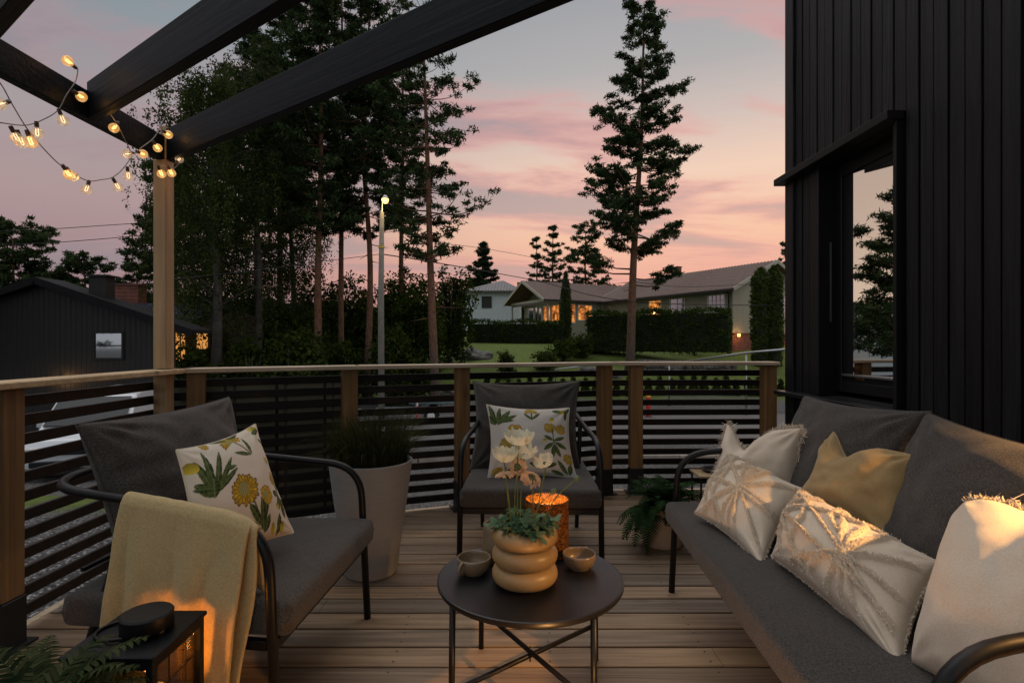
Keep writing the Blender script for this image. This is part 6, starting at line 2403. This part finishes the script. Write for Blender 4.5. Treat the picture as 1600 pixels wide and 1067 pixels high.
g.extr([(1.32, -.76, 1.83), (1.98, -.84, 1.22), (1.98, .84, 1.22), (1.32, .76, 1.83)], (.03, 0, .03))
g.build('windscreen', M_vg, van).location = (0, 0, vg)
for s in (-1, 1):
    g = MB()
    y_ = s * .875
    g.extr([(.25, y_, 1.22), (1.75, y_, 1.22), (1.2, s * .845, 1.72), (.30, s * .845, 1.72)], (0, s * .02, .005))
    g.build('side_window', M_vg, van).location = (0, 0, vg)
    g = MB()
    g.extr([(-2.3, y_, 1.22), (.05, y_, 1.22), (.05, s * .845, 1.72), (-2.2, s * .845, 1.72)], (0, s * .02, .005))
    g.build('side_window', M_vg, van).location = (0, 0, vg)
    MB().box((2.96, s * .68, .80), (.08, .34, .18), bev=.03).build('headlight', mat_plain('headlight_glass', (.55, .55, .55), .1), van).location = (0, 0, vg)
    MB().box((1.62, s * 1.02, 1.26), (.12, .22, .22), bev=.04).build('wing_mirror', M_van, van).location = (0, 0, vg)
    for x in (-1.75, 1.95):
        wq = MB().lathe([(.20, -.11), (.33, -.11), (.36, -.07), (.36, .07), (.33, .11), (.20, .11)], seg=28)
        wq.v = [v[:, [0, 2, 1]] for v in wq.v]
        wo_ = wq.build('wheel', M_blackb, van, smooth=True); wo_.location = (x, s * .86, vg + .36)
        rq = MB().lathe([(0, -.09), (.19, -.09), (.205, -.06), (.205, .09), (0, .06)], seg=20); rq.v = [v[:, [0, 2, 1]] for v in rq.v]
        rq.build('rim', M_chrome, wo_, smooth=True)
g = MB(); g.box((2.99, 0, .78), (.05, .95, .14), bev=.02); g.box((3.0, 0, .52), (.06, 1.3, .14), bev=.02); g.build('grille', M_vg, van).location = (0, 0, vg)

# ------------------------------------------------------------------ trailer
DT = 22.0
tx = px_at(672, DT)
tg = gzf(tx, DT)
tl_ = empty('trailer', (tx, DT, tg), R(4), 'grey blue boat trailer parked by the road seen through the middle slats', 'trailer')
M_tr = mat_plain('trailer_paint', (.15, .20, .22), .45, 0, .2, 4)
q = MB(); q.box((-.9, 0, .42), (2.7, 1.3, .14), bev=.03); q.box((.35, 0, .82), (2.3, 1.25, .16), bev=.04); q.box((.4, 0, .62), (.1, 1.1, .4)); q.box((-.5, 0, .62), (.1, 1.1, .3)); q.build('bed', M_tr, tl_)
q = MB().tube([(-2.1, 0, .42), (-3.1, 0, .46), (-3.2, 0, .5)], .05, 8); q.tube([(-2.8, 0, .5), (-2.8, 0, 0.06)], .03, 8); q.build('drawbar', M_chrome, tl_, smooth=True)
for s in (-1, 1):
    wq = MB().lathe([(.15, -.08), (.26, -.08), (.29, -.05), (.29, .05), (.26, .08), (.15, .08)], seg=28); wq.v = [v[:, [0, 2, 1]] for v in wq.v]
    wo_ = wq.build('wheel', M_blackb, tl_, smooth=True); wo_.location = (0.1, s * .72, .29)
    rq = MB().lathe([(0, -.07), (.15, -.08), (.17, -.05), (.17, .08), (0, .05)], seg=20); rq.v = [v[:, [0, 2, 1]] for v in rq.v]
    rq.build('rim', M_white, wo_, smooth=True)
    f = MB()
    for a in range(0, 180, 20):
        a0, a1 = R(a), R(a + 20)
        f.extr([(.1 + .34 * math.cos(a0), s * .72 - .1, .29 + .34 * math.sin(a0)), (.1 + .34 * math.cos(a1), s * .72 - .1, .29 + .34 * math.sin(a1)), (.1 + .36 * math.cos(a1), s * .72 - .1, .29 + .36 * math.sin(a1)), (.1 + .36 * math.cos(a0), s * .72 - .1, .29 + .36 * math.sin(a0))], (0, .2, 0))
    f.build('mudguard', M_tr, tl_)

# marker posts
def marker(px_, D, y0, y1, lab, c1, c2, wd=.10):
    x = px_at(px_, D); zg = gzf(x, D)
    zt = H + (CY - y0) * D / F
    root = empty('marker_post', (x, D, zg), 0, lab, 'marker post')
    q = MB(); n = 6; h_ = (zt - zg) / n
    for i in range(n): q.tube([(0, 0, i * h_), (0, 0, (i + 1) * h_)], wd / 2, 10, mi=i % 2)
    q.build('post', [c1, c2], root)
    MB().box((0, 0, .03), (.3, .3, .06), bev=.02).build('foot', M_blackb, root)


M_red = mat_plain('reflector_red', (.50, .02, .015), .5)
M_yel = mat_plain('reflector_yellow', (.85, .45, .05), .5)
marker(652, 20.6, 628, 700, 'red and white thin marker pole in front of the trailer', M_red, M_white, .07)
marker(1013, 23, 614, 700, 'red and yellow marker post behind the right slats', M_red, M_yel, .2)

# steel pipe guard rail on the right
gr = empty('pipe_guard_rail', (0, 0, 0), 0, 'bent steel pipe hand rail beyond the right railing', 'guard rail')
a, b_, c_ = P(1040, 570, 27), P(1166, 551, 24), P(1250, 544, 22)
MB().tube(rounded([a, b_, c_], [0, .5, 0], 5), .045, 8).build('pipe', M_chrome, gr, smooth=True)
for p in (b_, a.lerp(b_, .05), c_):
    MB().tube([p, Vector((p.x, p.y, gzf(p.x, p.y) - .2))], .04, 8).build('upright', M_chrome, gr, smooth=True)
gr = empty('pipe_guard_rail', (0, 0, 0), 0, 'thin steel pipe rail just behind the handrail above the central chair', 'guard rail')
a, b_ = P(868, 577, 26), P(945, 568, 26)
MB().tube([Vector((a.x, a.y, a.z - .7)), a, b_, Vector((b_.x, b_.y, b_.z - .7))], .035, 8).build('pipe', M_chrome, gr, smooth=True)
# wooden play table with blue toys on the lawn at the left
pt = empty('garden_table', (px_at(372, 24), 24, gzf(px_at(372, 24), 24)), 0, 'low pale table with two small blue tubs under the birches', 'table')
zt = P(372, 587, 24).z - gzf(px_at(372, 24), 24)
MB().box((0, 0, zt), (1.1, .6, .05), bev=.01).build('table_top', M_white, pt)
for sx in (-.45, .45):
    for sy in (-.22, .22): MB().box((sx, sy, zt / 2), (.05, .05, zt)).build('leg', M_white, pt)
M_bl = mat_plain('blue_plastic', (.02, .22, .42), .4)
for i, dx in enumerate((-.12, .30)):
    o = MB().lathe([(0, 0), (.10, 0), (.12, .14 + .06 * i), (.11, .15 + .06 * i), (0, .05)], seg=16).build('blue_tub', M_bl, smooth=True)
    o.location = (px_at(372, 24) + dx, 24 - .05, zt + gzf(px_at(372, 24), 24) + .025)
    tag(o, ['shorter blue tub on the pale low table under the birches', 'taller blue tub on the pale low table under the birches'][i], 'tub', 'blue tubs')

# ------------------------------------------------------------------ beyond the left edge: what the window mirrors
lh = empty('white_house', (-40, 24, gzf(-40, 24)), R(20), 'white low house mirrored in the tall window', 'house')
MB().box((0, 0, 2.0), (11, 7, 4.2)).build('wall', M_blue, lh)
q = MB(); q.extr([(-6.2, -4.2, 4.1), (6.2, -4.2, 4.1), (6.2, 0, 5.6), (-6.2, 0, 5.6)], (0, 0, .2)); q.extr([(-6.2, 4.2, 4.1), (6.2, 4.2, 4.1), (6.2, 0, 5.6), (-6.2, 0, 5.6)], (0, 0, .2)); q.build('roof', M_gray_roof, lh)
for x in (-3.2, 0, 3.2): window(lh, (x, -3.5, 2.4), 1.3, 1.3, M_farglass, bars=(1, 0))
pine(-22.5, 14.8, 8.6, .24, 0.8, 4.2, 51, 'bushy pine mirrored in the tall window', nb=70, prof=lambda f: (1 - f) ** .5 * .9 + .12, per=26, group='lone pines')
